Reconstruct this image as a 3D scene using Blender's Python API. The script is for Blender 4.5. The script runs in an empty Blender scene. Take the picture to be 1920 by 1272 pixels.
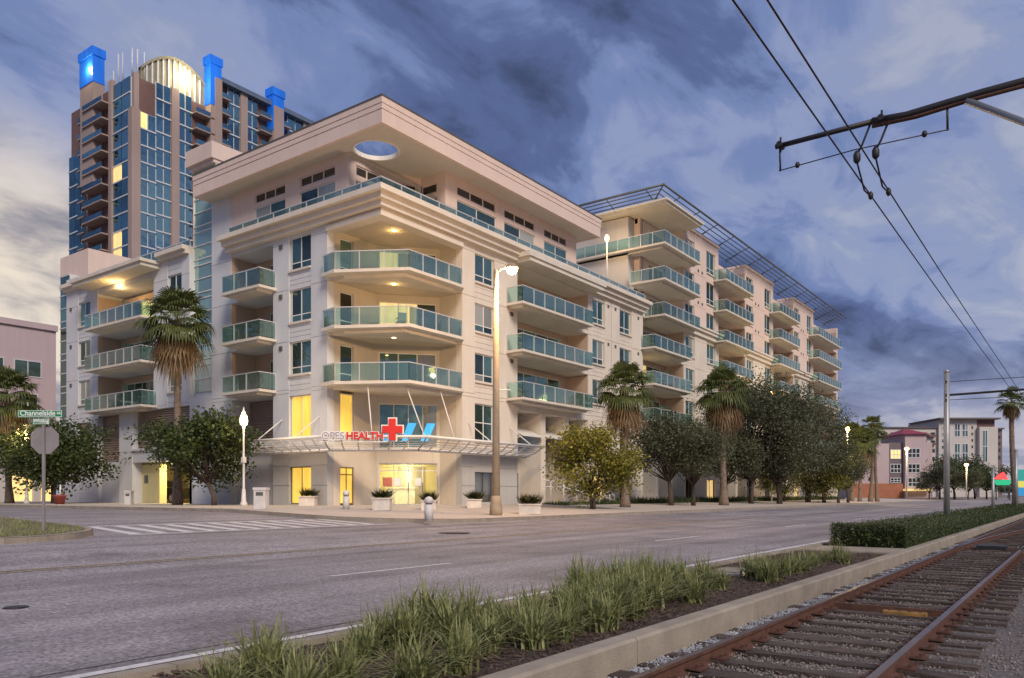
import bpy, bmesh, math, random
from mathutils import Vector, Matrix
random.seed(11)
scene = bpy.context.scene
col = scene.collection
R = math.radians

# ------------------------------------------------------------------ camera
F, CX, HY, CZ = 1463.0, 960.0, 927.0, 1.37
YAW = math.atan2(1075, 1463)
C, S = math.cos(YAW), math.sin(YAW)
cam = bpy.data.cameras.new('camera')
cam.sensor_width = 36.0
cam.sensor_fit = 'HORIZONTAL'
cam.lens = 36.0 * F / 1920.0
cam.shift_y = (HY - 636.0) / 1920.0
cam.clip_start = 0.1
cam.clip_end = 5000
camo = bpy.data.objects.new('camera', cam)
col.objects.link(camo)
camo.location = (0, 0, CZ)
camo.rotation_euler = (R(90), 0, YAW - R(90))
scene.camera = camo

# ------------------------------------------------------------------ sun, sky, exposure
SUN_DIR = Vector((-0.42, -0.72, 0.62)).normalized()      # towards the soft light behind the viewer
sun = bpy.data.lights.new('sun', 'SUN')
sun.energy = 1.5
sun.angle = R(20)
sun.color = (1.0, 0.87, 0.72)
suno = bpy.data.objects.new('sun', sun)
col.objects.link(suno)
suno.rotation_euler = SUN_DIR.to_track_quat('Z', 'Y').to_euler()

scene.view_settings.view_transform = 'Standard'
scene.view_settings.look = 'None'
scene.view_settings.exposure = 1.0
scene.view_settings.gamma = 1.0

world = bpy.data.worlds.new('World')
scene.world = world
world.use_nodes = True


def build_world():
    nt = world.node_tree
    N, L = nt.nodes, nt.links
    N.clear()
    out = N.new('ShaderNodeOutputWorld')
    bg = N.new('ShaderNodeBackground')
    L.new(bg.outputs[0], out.inputs[0])
    tc = N.new('ShaderNodeTexCoord')
    sep = N.new('ShaderNodeSeparateXYZ')
    L.new(tc.outputs['Generated'], sep.inputs[0])

    def math_(op, a, b=None, clamp=False):
        n = N.new('ShaderNodeMath'); n.operation = op; n.use_clamp = clamp
        for i, v in enumerate((a, b)):
            if v is None: continue
            if isinstance(v, (int, float)): n.inputs[i].default_value = v
            else: L.new(v, n.inputs[i])
        return n.outputs[0]

    def mix(f, a, b, mode='MIX'):
        n = N.new('ShaderNodeMix'); n.data_type = 'RGBA'; n.blend_type = mode
        for sock, v in ((n.inputs[0], f), (n.inputs[6], a), (n.inputs[7], b)):
            if isinstance(v, (int, float)): sock.default_value = v
            elif isinstance(v, tuple): sock.default_value = (*v, 1)
            else: L.new(v, sock)
        return n.outputs[2]

    def ramp(fac, stops):
        n = N.new('ShaderNodeValToRGB')
        e = n.color_ramp.elements
        while len(e) < len(stops): e.new(0.5)
        for el, (p, c) in zip(e, stops):
            el.position = p
            el.color = (*c, 1)
        n.color_ramp.interpolation = 'EASE'
        L.new(fac, n.inputs[0])
        return n.outputs[0]

    zc = math_('MAXIMUM', sep.outputs[2], 0.0)
    den = math_('ADD', zc, 0.22)
    cx = math_('DIVIDE', sep.outputs[0], den)
    cy = math_('DIVIDE', sep.outputs[1], den)
    comb = N.new('ShaderNodeCombineXYZ')
    L.new(cx, comb.inputs[0]); L.new(cy, comb.inputs[1])

    def noise(scale, detail, rough, dist, loc, rot, sc):
        mp = N.new('ShaderNodeMapping')
        mp.inputs['Location'].default_value = loc
        mp.inputs['Rotation'].default_value = (0, 0, rot)
        mp.inputs['Scale'].default_value = sc
        L.new(comb.outputs[0], mp.inputs[0])
        n = N.new('ShaderNodeTexNoise')
        n.inputs['Scale'].default_value = scale
        n.inputs['Detail'].default_value = detail
        n.inputs['Roughness'].default_value = rough
        n.inputs['Distortion'].default_value = dist
        L.new(mp.outputs[0], n.inputs['Vector'])
        return n.outputs[0]

    big = noise(1.25, 7, 0.50, 0.35, (3.7, 1.2, 0), R(20), (1.0, 1.35, 1))
    wisp = noise(3.6, 9, 0.60, 0.6, (0.4, 5.1, 0), R(20), (0.85, 1.3, 1))
    v = math_('ADD', math_('MULTIPLY', big, 0.62), math_('MULTIPLY', wisp, 0.38))
    clouds = ramp(v, [(0.36, (0.052, 0.072, 0.150)), (0.44, (0.095, 0.135, 0.285)), (0.50, (0.165, 0.225, 0.425)),
                      (0.56, (0.28, 0.33, 0.53)), (0.63, (0.45, 0.48, 0.63))])
    sky = N.new('ShaderNodeTexSky')
    sky.sky_type = 'NISHITA'
    sky.sun_disc = False
    sky.sun_elevation = math.asin(SUN_DIR.z)
    sky.sun_rotation = math.atan2(SUN_DIR.x, SUN_DIR.y)
    sky.air_density = 1.2
    nis = N.new('ShaderNodeVectorMath'); nis.operation = 'SCALE'
    L.new(sky.outputs[0], nis.inputs[0]); nis.inputs[3].default_value = 0.055
    gap = ramp(v, [(0.50, (0, 0, 0)), (0.62, (0.28, 0.28, 0.28)), (0.75, (0.35, 0.35, 0.35))])
    c1 = mix(gap, clouds, nis.outputs[0])
    # the air near the horizon is pale lavender all the way round
    hz = N.new('ShaderNodeMapRange'); hz.interpolation_type = 'SMOOTHSTEP'
    L.new(sep.outputs[2], hz.inputs[0])
    hz.inputs[1].default_value = 0.24; hz.inputs[2].default_value = 0.0
    hz.inputs[3].default_value = 0.0; hz.inputs[4].default_value = 0.86
    streak = ramp(v, [(0.36, (0.16, 0.19, 0.31)), (0.47, (0.30, 0.31, 0.40)), (0.60, (0.52, 0.49, 0.53))])
    c2 = mix(hz.outputs[0], c1, streak)
    # afterglow where the sun went down, low in the sky past the far end of the side street
    gd = Vector((0.33, 0.92, 0.20)).normalized()
    dt = N.new('ShaderNodeVectorMath'); dt.operation = 'DOT_PRODUCT'
    L.new(tc.outputs['Generated'], dt.inputs[0]); dt.inputs[1].default_value = gd
    gl = N.new('ShaderNodeMapRange'); gl.interpolation_type = 'SMOOTHSTEP'
    L.new(dt.outputs['Value'], gl.inputs[0])
    gl.inputs[1].default_value = 0.975; gl.inputs[2].default_value = 1.0
    gl.inputs[3].default_value = 0.0; gl.inputs[4].default_value = 0.9
    glc = ramp(v, [(0.36, (0.30, 0.29, 0.33)), (0.52, (0.85, 0.74, 0.60))])
    c3 = mix(gl.outputs[0], c2, glc)
    L.new(c3, bg.inputs[0])
    bg.inputs[1].default_value = 0.54


build_world()


# ------------------------------------------------------------------ pixel helpers (pixel -> direction, distance from what a thing stands on)
def ray(px, py):
    X = (px - CX) / F
    return Vector((C + X * S, S - X * C, (HY - py) / F))


def at_z(px, py, z):
    r = ray(px, py); t = (z - CZ) / r.z
    return r.x * t, r.y * t


def at_v(px, v):
    r = ray(px, 0); return r.x * v / r.y


def at_u(px, u):
    r = ray(px, 0); return r.y * u / r.x


# ------------------------------------------------------------------ mesh helpers
class Frame:
    """s runs along a facade, d is out of it, z is up"""
    def __init__(self, o, s, d):
        self.o, self.s, self.d = Vector(o), Vector(s).normalized(), Vector(d).normalized()
        self.flip = (self.s.x * self.d.y - self.s.y * self.d.x) < 0

    def P(self, s, d, z):
        p = self.o + self.s * s + self.d * d
        return (p.x, p.y, z)


WORLD = Frame((0, 0), (1, 0), (0, 1))


class MB:
    def __init__(self):
        self.v, self.f, self.sm = [], [], []

    def quad(self, *p, smooth=False):
        n = len(self.v); self.v += [tuple(q) for q in p]
        self.f.append(tuple(range(n, n + len(p)))); self.sm.append(smooth)

    def box(self, x0, x1, y0, y1, z0, z1, fr=WORLD):
        n = len(self.v)
        for z in (z0, z1):
            for (a, b) in ((x0, y0), (x1, y0), (x1, y1), (x0, y1)):
                self.v.append(fr.P(a, b, z))
        fs = [(3, 2, 1, 0), (4, 5, 6, 7), (0, 1, 5, 4), (1, 2, 6, 5), (2, 3, 7, 6), (3, 0, 4, 7)]
        if fr.flip: fs = [q[::-1] for q in fs]
        for q in fs:
            self.f.append(tuple(n + i for i in q)); self.sm.append(False)
        return self

    def prism(self, poly, z0, z1, inset=0.0):
        """poly: ccw xy list. the underside may be inset a little"""
        n = len(self.v); k = len(poly)
        cxm = sum(p[0] for p in poly) / k; cym = sum(p[1] for p in poly) / k
        for (x, y) in poly:
            if inset:
                l = math.hypot(x - cxm, y - cym)
                x -= (x - cxm) / l * inset; y -= (y - cym) / l * inset
            self.v.append((x, y, z0))
        for (x, y) in poly: self.v.append((x, y, z1))
        self.f.append(tuple(range(n + k - 1, n - 1, -1))); self.f.append(tuple(range(n + k, n + 2 * k)))
        for i in range(k):
            j = (i + 1) % k
            self.f.append((n + i, n + j, n + k + j, n + k + i))
        self.sm += [False] * (k + 2)
        return self

    def tube(self, pts, rads, n=8, cap=True, smooth=True):
        pts = [Vector(p) for p in pts]
        if isinstance(rads, (int, float)): rads = [rads] * len(pts)
        base = len(self.v)
        for i, p in enumerate(pts):
            t = (pts[min(i + 1, len(pts) - 1)] - pts[max(i - 1, 0)]).normalized()
            a = t.orthogonal().normalized() if abs(t.z) < 0.9 else t.cross(Vector((1, 0, 0))).normalized()
            if i and a.dot(la) < 0: a = -a
            if i:
                a = (la - t * la.dot(t)).normalized()
            la = a
            b = t.cross(a)
            for k in range(n):
                w = 2 * math.pi * k / n
                self.v.append(tuple(p + (a * math.cos(w) + b * math.sin(w)) * rads[i]))
        for i in range(len(pts) - 1):
            for k in range(n):
                k2 = (k + 1) % n
                self.f.append((base + i * n + k, base + i * n + k2, base + (i + 1) * n + k2, base + (i + 1) * n + k)); self.sm.append(smooth)
        if cap:
            self.f.append(tuple(range(base + n - 1, base - 1, -1))); self.sm.append(False)
            e = base + (len(pts) - 1) * n
            self.f.append(tuple(range(e, e + n))); self.sm.append(False)
        return self

    def lathe(self, o, prof, n=12, smooth=True):
        base = len(self.v)
        for (r, z) in prof:
            for k in range(n):
                w = 2 * math.pi * k / n
                self.v.append((o[0] + r * math.cos(w), o[1] + r * math.sin(w), o[2] + z))
        for i in range(len(prof) - 1):
            for k in range(n):
                k2 = (k + 1) % n
                self.f.append((base + i * n + k, base + i * n + k2, base + (i + 1) * n + k2, base + (i + 1) * n + k)); self.sm.append(smooth)
        self.f.append(tuple(range(base + n - 1, base - 1, -1))); self.sm.append(False)
        e = base + (len(prof) - 1) * n
        self.f.append(tuple(range(e, e + n))); self.sm.append(False)
        return self

    def mesh(self, name, m):
        me = bpy.data.meshes.new(name)
        me.from_pydata(self.v, [], self.f)
        if any(self.sm): me.polygons.foreach_set('use_smooth', self.sm)
        if m is not None: me.materials.append(m)
        me.update()
        return me


def put(name, me, parent=None, **props):
    o = bpy.data.objects.new(name, me)
    col.objects.link(o)
    if parent is not None:
        o.parent = parent
        if parent.type == 'EMPTY':
            o.matrix_parent_inverse = Matrix.Translation(-Vector(parent.location)) if parent.get('_w') else Matrix.Identity(4)
    for k, v in props.items(): o[k] = v
    return o


def add(name, mb, m, parent=None, **props):
    return put(name, mb.mesh(name, m), parent, **props)


def add_clusters(name, mb, m, parent):
    """boxes that touch become one object each"""
    nb = len(mb.v) // 8
    bb = []
    for i in range(nb):
        vs = mb.v[8 * i:8 * i + 8]
        bb.append([(min(v[k] for v in vs) - .03, max(v[k] for v in vs) + .03) for k in range(3)])
    lab = list(range(nb))

    def root(i):
        while lab[i] != i: i = lab[i]
        return i
    for i in range(nb):
        for j in range(i):
            if all(bb[i][k][0] < bb[j][k][1] and bb[j][k][0] < bb[i][k][1] for k in range(3)): lab[root(i)] = root(j)
    for g in sorted(set(root(i) for i in range(nb))):
        o = MB()
        for i in range(nb):
            if root(i) == g:
                n = len(o.v); o.v += mb.v[8 * i:8 * i + 8]
                o.f += [tuple(q - 8 * i + n for q in f) for f in mb.f[6 * i:6 * i + 6]]; o.sm += [False] * 6
        add(name, o, m, parent)


def thing(name, loc, label, cat, group=None, world_coords=True, rz=0.0):
    o = bpy.data.objects.new(name, None)
    col.objects.link(o)
    o.empty_display_size = 0.3
    o.location = loc
    o.rotation_euler = (0, 0, rz)
    o['label'] = label; o['category'] = cat
    if group: o['group'] = group
    if world_coords: o['_w'] = 1
    return o


def structure(name, mb, m, **k):
    return add(name, mb, m, None, kind='structure', **k)


def boxo(name, m, parent, a, fr=WORLD):
    return add(name, MB().box(*a, fr=fr), m, parent)


def text_mesh(txt, size, depth, m, bold=0.0):
    cu = bpy.data.curves.new('lettering', 'FONT')
    cu.body = txt; cu.size = size; cu.extrude = depth; cu.offset = bold
    cu.align_x = 'CENTER'; cu.align_y = 'CENTER'
    o = bpy.data.objects.new('lettering', cu); col.objects.link(o)
    bpy.context.view_layer.update()
    dg = bpy.context.evaluated_depsgraph_get()
    me = bpy.data.meshes.new_from_object(o.evaluated_get(dg))
    bpy.data.objects.remove(o); bpy.data.curves.remove(cu)
    me.materials.clear(); me.materials.append(m)
    return me


# ------------------------------------------------------------------ materials
MT = {}


def mat(name, color, rough=0.8, var=0.12, scale=0.6, bump=0.0, bscale=30.0, metal=0.0, spec=0.5, streak=0.045, detail=6, second=None, rand=0.0):
    m = bpy.data.materials.new(name); m.use_nodes = True
    nt = m.node_tree; N, L = nt.nodes, nt.links
    b = N['Principled BSDF']
    b.inputs['Roughness'].default_value = rough
    b.inputs['Metallic'].default_value = metal
    b.inputs['Specular IOR Level'].default_value = spec
    tc = N.new('ShaderNodeTexCoord')
    n1 = N.new('ShaderNodeTexNoise'); n1.inputs['Scale'].default_value = scale; n1.inputs['Detail'].default_value = detail
    n1.inputs['Roughness'].default_value = 0.62
    L.new(tc.outputs['Object'], n1.inputs['Vector'])
    rp = N.new('ShaderNodeValToRGB')
    lo = second if second else tuple(c * (1 - var) for c in color)
    hi = tuple(min(1, c * (1 + var)) for c in color)
    rp.color_ramp.elements[0].position = 0.33; rp.color_ramp.elements[0].color = (*lo, 1)
    rp.color_ramp.elements[1].position = 0.67; rp.color_ramp.elements[1].color = (*hi, 1)
    L.new(n1.outputs[0], rp.inputs[0])
    outc = rp.outputs[0]
    if streak:
        mp = N.new('ShaderNodeMapping'); mp.inputs['Scale'].default_value = (0.9, 0.9, 0.10)
        L.new(tc.outputs['Object'], mp.inputs[0])
        n2 = N.new('ShaderNodeTexNoise'); n2.inputs['Scale'].default_value = 2.4; n2.inputs['Detail'].default_value = 5
        L.new(mp.outputs[0], n2.inputs['Vector'])
        r2 = N.new('ShaderNodeValToRGB')
        r2.color_ramp.elements[0].position = 0.35; r2.color_ramp.elements[0].color = (1 - streak, 1 - streak, 1 - streak * 1.1, 1)
        r2.color_ramp.elements[1].position = 0.6; r2.color_ramp.elements[1].color = (1, 1, 1, 1)
        L.new(n2.outputs[0], r2.inputs[0])
        mx = N.new('ShaderNodeMix'); mx.data_type = 'RGBA'; mx.blend_type = 'MULTIPLY'; mx.inputs[0].default_value = 1
        L.new(outc, mx.inputs[6]); L.new(r2.outputs[0], mx.inputs[7]); outc = mx.outputs[2]
    if rand:
        oi = N.new('ShaderNodeObjectInfo')
        mr = N.new('ShaderNodeMapRange'); mr.inputs[3].default_value = 1 - rand; mr.inputs[4].default_value = 1 + rand
        L.new(oi.outputs['Random'], mr.inputs[0])
        vm = N.new('ShaderNodeVectorMath'); vm.operation = 'SCALE'
        L.new(outc, vm.inputs[0]); L.new(mr.outputs[0], vm.inputs[3]); outc = vm.outputs[0]
    L.new(outc, b.inputs['Base Color'])
    if bump:
        n3 = N.new('ShaderNodeTexNoise'); n3.inputs['Scale'].default_value = bscale; n3.inputs['Detail'].default_value = 4
        L.new(tc.outputs['Object'], n3.inputs['Vector'])
        bp = N.new('ShaderNodeBump'); bp.inputs['Strength'].default_value = bump; bp.inputs['Distance'].default_value = 0.02
        L.new(n3.outputs[0], bp.inputs['Height']); L.new(bp.outputs[0], b.inputs['Normal'])
    MT[name] = m
    return m


def emit(name, color, strength, var=0.0, scale=1.0):
    m = bpy.data.materials.new(name); m.use_nodes = True
    nt = m.node_tree; N, L = nt.nodes, nt.links
    b = N['Principled BSDF']
    b.inputs['Base Color'].default_value = (*[min(.8, c) for c in color], 1)
    b.inputs['Emission Strength'].default_value = strength
    if var:
        tc = N.new('ShaderNodeTexCoord'); mp = N.new('ShaderNodeMapping'); mp.inputs['Scale'].default_value = (6, 6, .5)
        L.new(tc.outputs['Object'], mp.inputs[0])
        n = N.new('ShaderNodeTexNoise'); n.inputs['Scale'].default_value = scale; n.inputs['Detail'].default_value = 3
        L.new(mp.outputs[0], n.inputs['Vector'])
        rp = N.new('ShaderNodeValToRGB')
        rp.color_ramp.elements[0].position = .3; rp.color_ramp.elements[0].color = (*[c * (1 - var) for c in color], 1)
        rp.color_ramp.elements[1].position = .7; rp.color_ramp.elements[1].color = (*color, 1)
        L.new(n.outputs[0], rp.inputs[0]); L.new(rp.outputs[0], b.inputs['Emission Color'])
    else:
        b.inputs['Emission Color'].default_value = (*color, 1)
    MT[name] = m
    return m


def window_glass(name, dark, tint, refl, rand=0.5):
    """coated glazing: dark room behind, tinted mirror in front, a slightly wavy pane"""
    m = bpy.data.materials.new(name); m.use_nodes = True
    nt = m.node_tree; N, L = nt.nodes, nt.links
    N.clear()
    out = N.new('ShaderNodeOutputMaterial')
    df = N.new('ShaderNodeBsdfDiffuse'); gl = N.new('ShaderNodeBsdfGlossy'); gl.inputs['Roughness'].default_value = 0.03
    gl.inputs['Color'].default_value = (*tint, 1)
    oi = N.new('ShaderNodeObjectInfo')
    rp = N.new('ShaderNodeValToRGB')
    rp.color_ramp.elements[0].color = (*[c * (1 - rand) for c in dark], 1)
    rp.color_ramp.elements[1].color = (*[min(1, c * (1 + rand * 1.8)) for c in dark], 1)
    L.new(oi.outputs['Random'], rp.inputs[0]); L.new(rp.outputs[0], df.inputs['Color'])
    lw = N.new('ShaderNodeLayerWeight'); lw.inputs['Blend'].default_value = 0.35
    mr = N.new('ShaderNodeMapRange'); mr.inputs[3].default_value = refl; mr.inputs[4].default_value = 0.95
    L.new(lw.outputs['Fresnel'], mr.inputs[0])
    mx = N.new('ShaderNodeMixShader')
    L.new(mr.outputs[0], mx.inputs[0]); L.new(df.outputs[0], mx.inputs[1]); L.new(gl.outputs[0], mx.inputs[2])
    tc = N.new('ShaderNodeTexCoord'); n3 = N.new('ShaderNodeTexNoise'); n3.inputs['Scale'].default_value = 0.9; n3.inputs['Detail'].default_value = 1
    L.new(tc.outputs['Object'], n3.inputs['Vector'])
    bp = N.new('ShaderNodeBump'); bp.inputs['Strength'].default_value = 0.12; bp.inputs['Distance'].default_value = 0.1
    L.new(n3.outputs[0], bp.inputs['Height']); L.new(bp.outputs[0], gl.inputs['Normal'])
    L.new(mx.outputs[0], out.inputs[0])
    MT[name] = m
    return m


def clear_glass(name, tint, body, bodyf, gloss=0.12):
    m = bpy.data.materials.new(name); m.use_nodes = True
    nt = m.node_tree; N, L = nt.nodes, nt.links
    N.clear()
    out = N.new('ShaderNodeOutputMaterial')
    tr = N.new('ShaderNodeBsdfTransparent'); tr.inputs[0].default_value = (*tint, 1)
    df = N.new('ShaderNodeBsdfDiffuse'); df.inputs[0].default_value = (*body, 1)
    gl = N.new('ShaderNodeBsdfGlossy'); gl.inputs['Roughness'].default_value = 0.02
    m1 = N.new('ShaderNodeMixShader'); m1.inputs[0].default_value = bodyf
    L.new(tr.outputs[0], m1.inputs[1]); L.new(df.outputs[0], m1.inputs[2])
    lw = N.new('ShaderNodeLayerWeight'); lw.inputs['Blend'].default_value = 0.3
    mr = N.new('ShaderNodeMapRange'); mr.inputs[3].default_value = gloss; mr.inputs[4].default_value = 0.8
    L.new(lw.outputs['Fresnel'], mr.inputs[0])
    m2 = N.new('ShaderNodeMixShader')
    L.new(mr.outputs[0], m2.inputs[0]); L.new(m1.outputs[0], m2.inputs[1]); L.new(gl.outputs[0], m2.inputs[2])
    L.new(m2.outputs[0], out.inputs[0])
    MT[name] = m
    return m


def leaf_mat(name, lo, hi, scale=1.2, trans=0.25, rand=0.15):
    m = bpy.data.materials.new(name); m.use_nodes = True
    nt = m.node_tree; N, L = nt.nodes, nt.links
    b = N['Principled BSDF']; b.inputs['Roughness'].default_value = 0.55
    tc = N.new('ShaderNodeTexCoord'); n = N.new('ShaderNodeTexNoise'); n.inputs['Scale'].default_value = scale; n.inputs['Detail'].default_value = 8
    n.inputs['Roughness'].default_value = 0.75
    L.new(tc.outputs['Object'], n.inputs['Vector'])
    rp = N.new('ShaderNodeValToRGB')
    rp.color_ramp.elements[0].position = .35; rp.color_ramp.elements[0].color = (*lo, 1)
    rp.color_ramp.elements[1].position = .65; rp.color_ramp.elements[1].color = (*hi, 1)
    L.new(n.outputs[0], rp.inputs[0]); L.new(rp.outputs[0], b.inputs['Base Color'])
    if trans:
        tl = N.new('ShaderNodeBsdfTranslucent'); L.new(rp.outputs[0], tl.inputs[0])
        mx = N.new('ShaderNodeMixShader'); mx.inputs[0].default_value = trans
        L.new(b.outputs[0], mx.inputs[1]); L.new(tl.outputs[0], mx.inputs[2])
        L.new(mx.outputs[0], N['Material Output'].inputs[0])
    MT[name] = m
    return m


cream = mat('cream stucco', (0.68, 0.61, 0.53), 0.85, 0.06, 0.35, 0.12, 25, streak=0.045)
cool_st = mat('cool tinted stucco', (0.60, 0.605, 0.63), 0.85, 0.05, 0.35, 0.12, 25, streak=0.045)  # same stucco as cream, the side street's cooler light tinted in
pink = mat('peach stucco', (0.70, 0.55, 0.48), 0.85, 0.05, 0.3, 0.12, 25, streak=0.045)
fascia_m = mat('peach fascia', (0.68, 0.54, 0.48), 0.8, 0.05, 0.5, 0.05, 30, streak=0.045)
soffit_m = mat('soffit', (0.56, 0.52, 0.48), 0.9, 0.04, 0.4)
slab_m = mat('balcony concrete', (0.64, 0.59, 0.52), 0.85, 0.07, 0.8, 0.08, 20)
white_m = mat('white paint', (0.74, 0.72, 0.69), 0.5, 0.04, 2.0)
alu = mat('pale aluminium', (0.62, 0.63, 0.64), 0.4, 0.05, 3.0, metal=0.3)
dark_alu = mat('dark aluminium', (0.10, 0.095, 0.09), 0.45, 0.1, 2.0)
louver_m = mat('brown louver', (0.33, 0.24, 0.20), 0.6, 0.08, 1.5, rand=0.08)
base_st = mat('base grey stucco', (0.45, 0.44, 0.43), 0.85, 0.06, 0.4, 0.12, 25, streak=0.045)
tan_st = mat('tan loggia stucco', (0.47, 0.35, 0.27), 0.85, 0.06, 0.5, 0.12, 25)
green_st = mat('pale green stucco', (0.50, 0.57, 0.50), 0.85, 0.05, 0.4, 0.12, 25, streak=0.045)
win_g = window_glass('window glass', (0.035, 0.065, 0.065), (0.46, 0.66, 0.56), 0.32)
win_d = window_glass('dim window glass', (0.018, 0.028, 0.028), (0.40, 0.54, 0.48), 0.2)
blind_g = window_glass('window with blind', (0.30, 0.29, 0.26), (0.5, 0.66, 0.58), 0.2, 0.3)
PICK = random.Random(31)
dark_g = window_glass('dark glass', (0.025, 0.025, 0.025), (0.5, 0.5, 0.5), 0.12)
strip_g = window_glass('stair glass', (0.26, 0.40, 0.37), (0.66, 0.84, 0.78), 0.34, 0.2)
rail_g = clear_glass('railing glass', (0.80, 0.95, 0.92), (0.36, 0.62, 0.57), 0.09, 0.07)
shop_g = clear_glass('shop glass', (0.95, 0.97, 0.95), (0.5, 0.5, 0.5), 0.03, 0.06)
lit_y = emit('lit window yellow', (1.0, 0.60, 0.10), 0.42, 0.45, 1.2)
lit_w = emit('lit window warm', (1.0, 0.66, 0.26), 0.45, 0.45, 1.0)
lamp_e = emit('sodium lamp', (1.0, 0.50, 0.13), 14)
lamp_w = emit('warm lamp', (1.0, 0.60, 0.22), 9)
flood_e = emit('flood lamp', (1.0, 0.88, 0.62), 60)
blue_e = emit('blue pylon light', (0.008, 0.13, 0.62), 0.34, 0.75, 0.12)
cyan_e = emit('blue window glow', (0.05, 0.45, 0.95), 0.45, 0.3, 1.0)  # blue window glow, painted as emission
steel = mat('galvanised steel', (0.34, 0.35, 0.36), 0.5, 0.12, 4, metal=0.6)
dark_steel = mat('dark steel', (0.035, 0.033, 0.035), 0.55, 0.2, 4, metal=0.3)
trellis_m = mat('trellis steel', (0.12, 0.13, 0.15), 0.5, 0.1, 2, metal=0.4)
red_m = mat('sign red', (0.62, 0.03, 0.02), 0.4, 0.05, 2)
sign_white = mat('sign white', (0.80, 0.80, 0.80), 0.4, 0.03, 2)
green_sign = mat('street sign green', (0.0, 0.22, 0.075), 0.4, 0.05, 2)
sign_back = mat('sign back aluminium', (0.28, 0.25, 0.26), 0.55, 0.1, 3, metal=0.2)
concrete = mat('kerb concrete', (0.30, 0.255, 0.205), 0.9, 0.18, 2.2, 0.4, 60, rand=0.06)
walk_m = mat('sidewalk concrete', (0.50, 0.43, 0.37), 0.85, 0.10, 0.9, 0.2, 40)
asphalt = mat('asphalt', (0.30, 0.272, 0.285), 0.75, 0.16, 0.35, 0.0, 70, spec=0.4, detail=9)


def wear_asphalt(m):
    """coarse aggregate speckle, wheel tracks drawn out along the lanes, dark blotches"""
    nt = m.node_tree; N, L = nt.nodes, nt.links
    b = N['Principled BSDF']; src = b.inputs['Base Color'].links[0].from_socket
    tc = [n for n in N if n.type == 'TEX_COORD'][0]

    def layer(src, scale, mscale, lo, p0, p1, detail=3):
        mp = N.new('ShaderNodeMapping'); mp.inputs['Scale'].default_value = mscale
        L.new(tc.outputs['Object'], mp.inputs[0])
        n = N.new('ShaderNodeTexNoise'); n.inputs['Scale'].default_value = scale; n.inputs['Detail'].default_value = detail
        L.new(mp.outputs[0], n.inputs['Vector'])
        r = N.new('ShaderNodeValToRGB'); r.color_ramp.elements[0].position = p0; r.color_ramp.elements[0].color = (lo, lo, lo, 1)
        r.color_ramp.elements[1].position = p1; r.color_ramp.elements[1].color = (1.12, 1.12, 1.12, 1)
        L.new(n.outputs[0], r.inputs[0])
        x = N.new('ShaderNodeMix'); x.data_type = 'RGBA'; x.blend_type = 'MULTIPLY'; x.inputs[0].default_value = 1
        L.new(src, x.inputs[6]); L.new(r.outputs[0], x.inputs[7])
        return x.outputs[2], n.outputs[0]
    c, sp = layer(src, 24, (1, 1, 1), 0.55, 0.38, 0.60, 4)
    c, _ = layer(c, 9, (1, 1, 1), 0.80, 0.40, 0.62, 6)
    c, _ = layer(c, 0.9, (0.05, 1.0, 1), 0.70, 0.36, 0.62, 5)
    c, _ = layer(c, 0.5, (1, 1, 1), 0.72, 0.28, 0.45, 8)
    L.new(c, b.inputs['Base Color'])
    bp = N.new('ShaderNodeBump'); bp.inputs['Strength'].default_value = 0.6; bp.inputs['Distance'].default_value = 0.015
    L.new(sp, bp.inputs['Height']); L.new(bp.outputs[0], b.inputs['Normal'])


wear_asphalt(asphalt)
ground_m = mat('ground', (0.20, 0.17, 0.14), 0.95, 0.2, 0.3, 0.3, 10)
paint = mat('road paint', (0.62, 0.60, 0.60), 0.7, 0.22, 9, 0.2, 60)
paint_y = mat('yellow road paint', (0.30, 0.235, 0.15), 0.7, 0.25, 6, 0.2, 60)
dirt = mat('dirt verge', (0.16, 0.13, 0.09), 0.95, 0.3, 2.0, 0.6, 25)
mulch_m = mat('mulch', (0.055, 0.036, 0.028), 0.95, 0.45, 14, 0.9, 60)
chip_m = mat('mulch chip', (0.075, 0.048, 0.036), 0.9, 0.5, 9)
ballast_m = mat('ballast', (0.135, 0.12, 0.115), 0.9, 0.45, 26, 1.0, 42)
stone_m = mat('ballast stone', (0.28, 0.29, 0.33), 0.85, 0.45, 9)
stone_b = mat('brown ballast stone', (0.20, 0.172, 0.158), 0.9, 0.45, 9)
tie_m = mat('tie wood', (0.070, 0.050, 0.043), 0.9, 0.4, 5, 0.8, 30, rand=0.25)
rust = mat('rail rust', (0.105, 0.045, 0.028), 0.75, 0.35, 7, 0.3, 50)
rail_top = mat('rail running surface', (0.16, 0.12, 0.11), 0.38, 0.25, 5, metal=0.7)
trunk_m = mat('palm trunk', (0.20, 0.145, 0.11), 0.95, 0.35, 5, 0.8, 14)
bark_m = mat('bark', (0.075, 0.055, 0.045), 0.95, 0.35, 6, 0.8, 20)
palm_g = leaf_mat('palm frond green', (0.045, 0.070, 0.018), (0.165, 0.185, 0.055), 1.8)
palm_b = leaf_mat('palm frond dead', (0.12, 0.07, 0.03), (0.30, 0.19, 0.085), 1.6)
leaf_o = leaf_mat('oak leaf', (0.045, 0.055, 0.030), (0.145, 0.155, 0.080), 1.6)
leaf_d = leaf_mat('street tree leaf', (0.018, 0.034, 0.009), (0.085, 0.115, 0.024), 1.5)
leaf_y = leaf_mat('yellow green leaf', (0.10, 0.105, 0.012), (0.28, 0.25, 0.03), 1.4)
blade_m = leaf_mat('lily grass blade', (0.085, 0.115, 0.028), (0.42, 0.43, 0.19), 11.0, 0.3)
hedge_m = leaf_mat('hedge leaf', (0.018, 0.036, 0.008), (0.075, 0.095, 0.020), 2.5)
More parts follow.
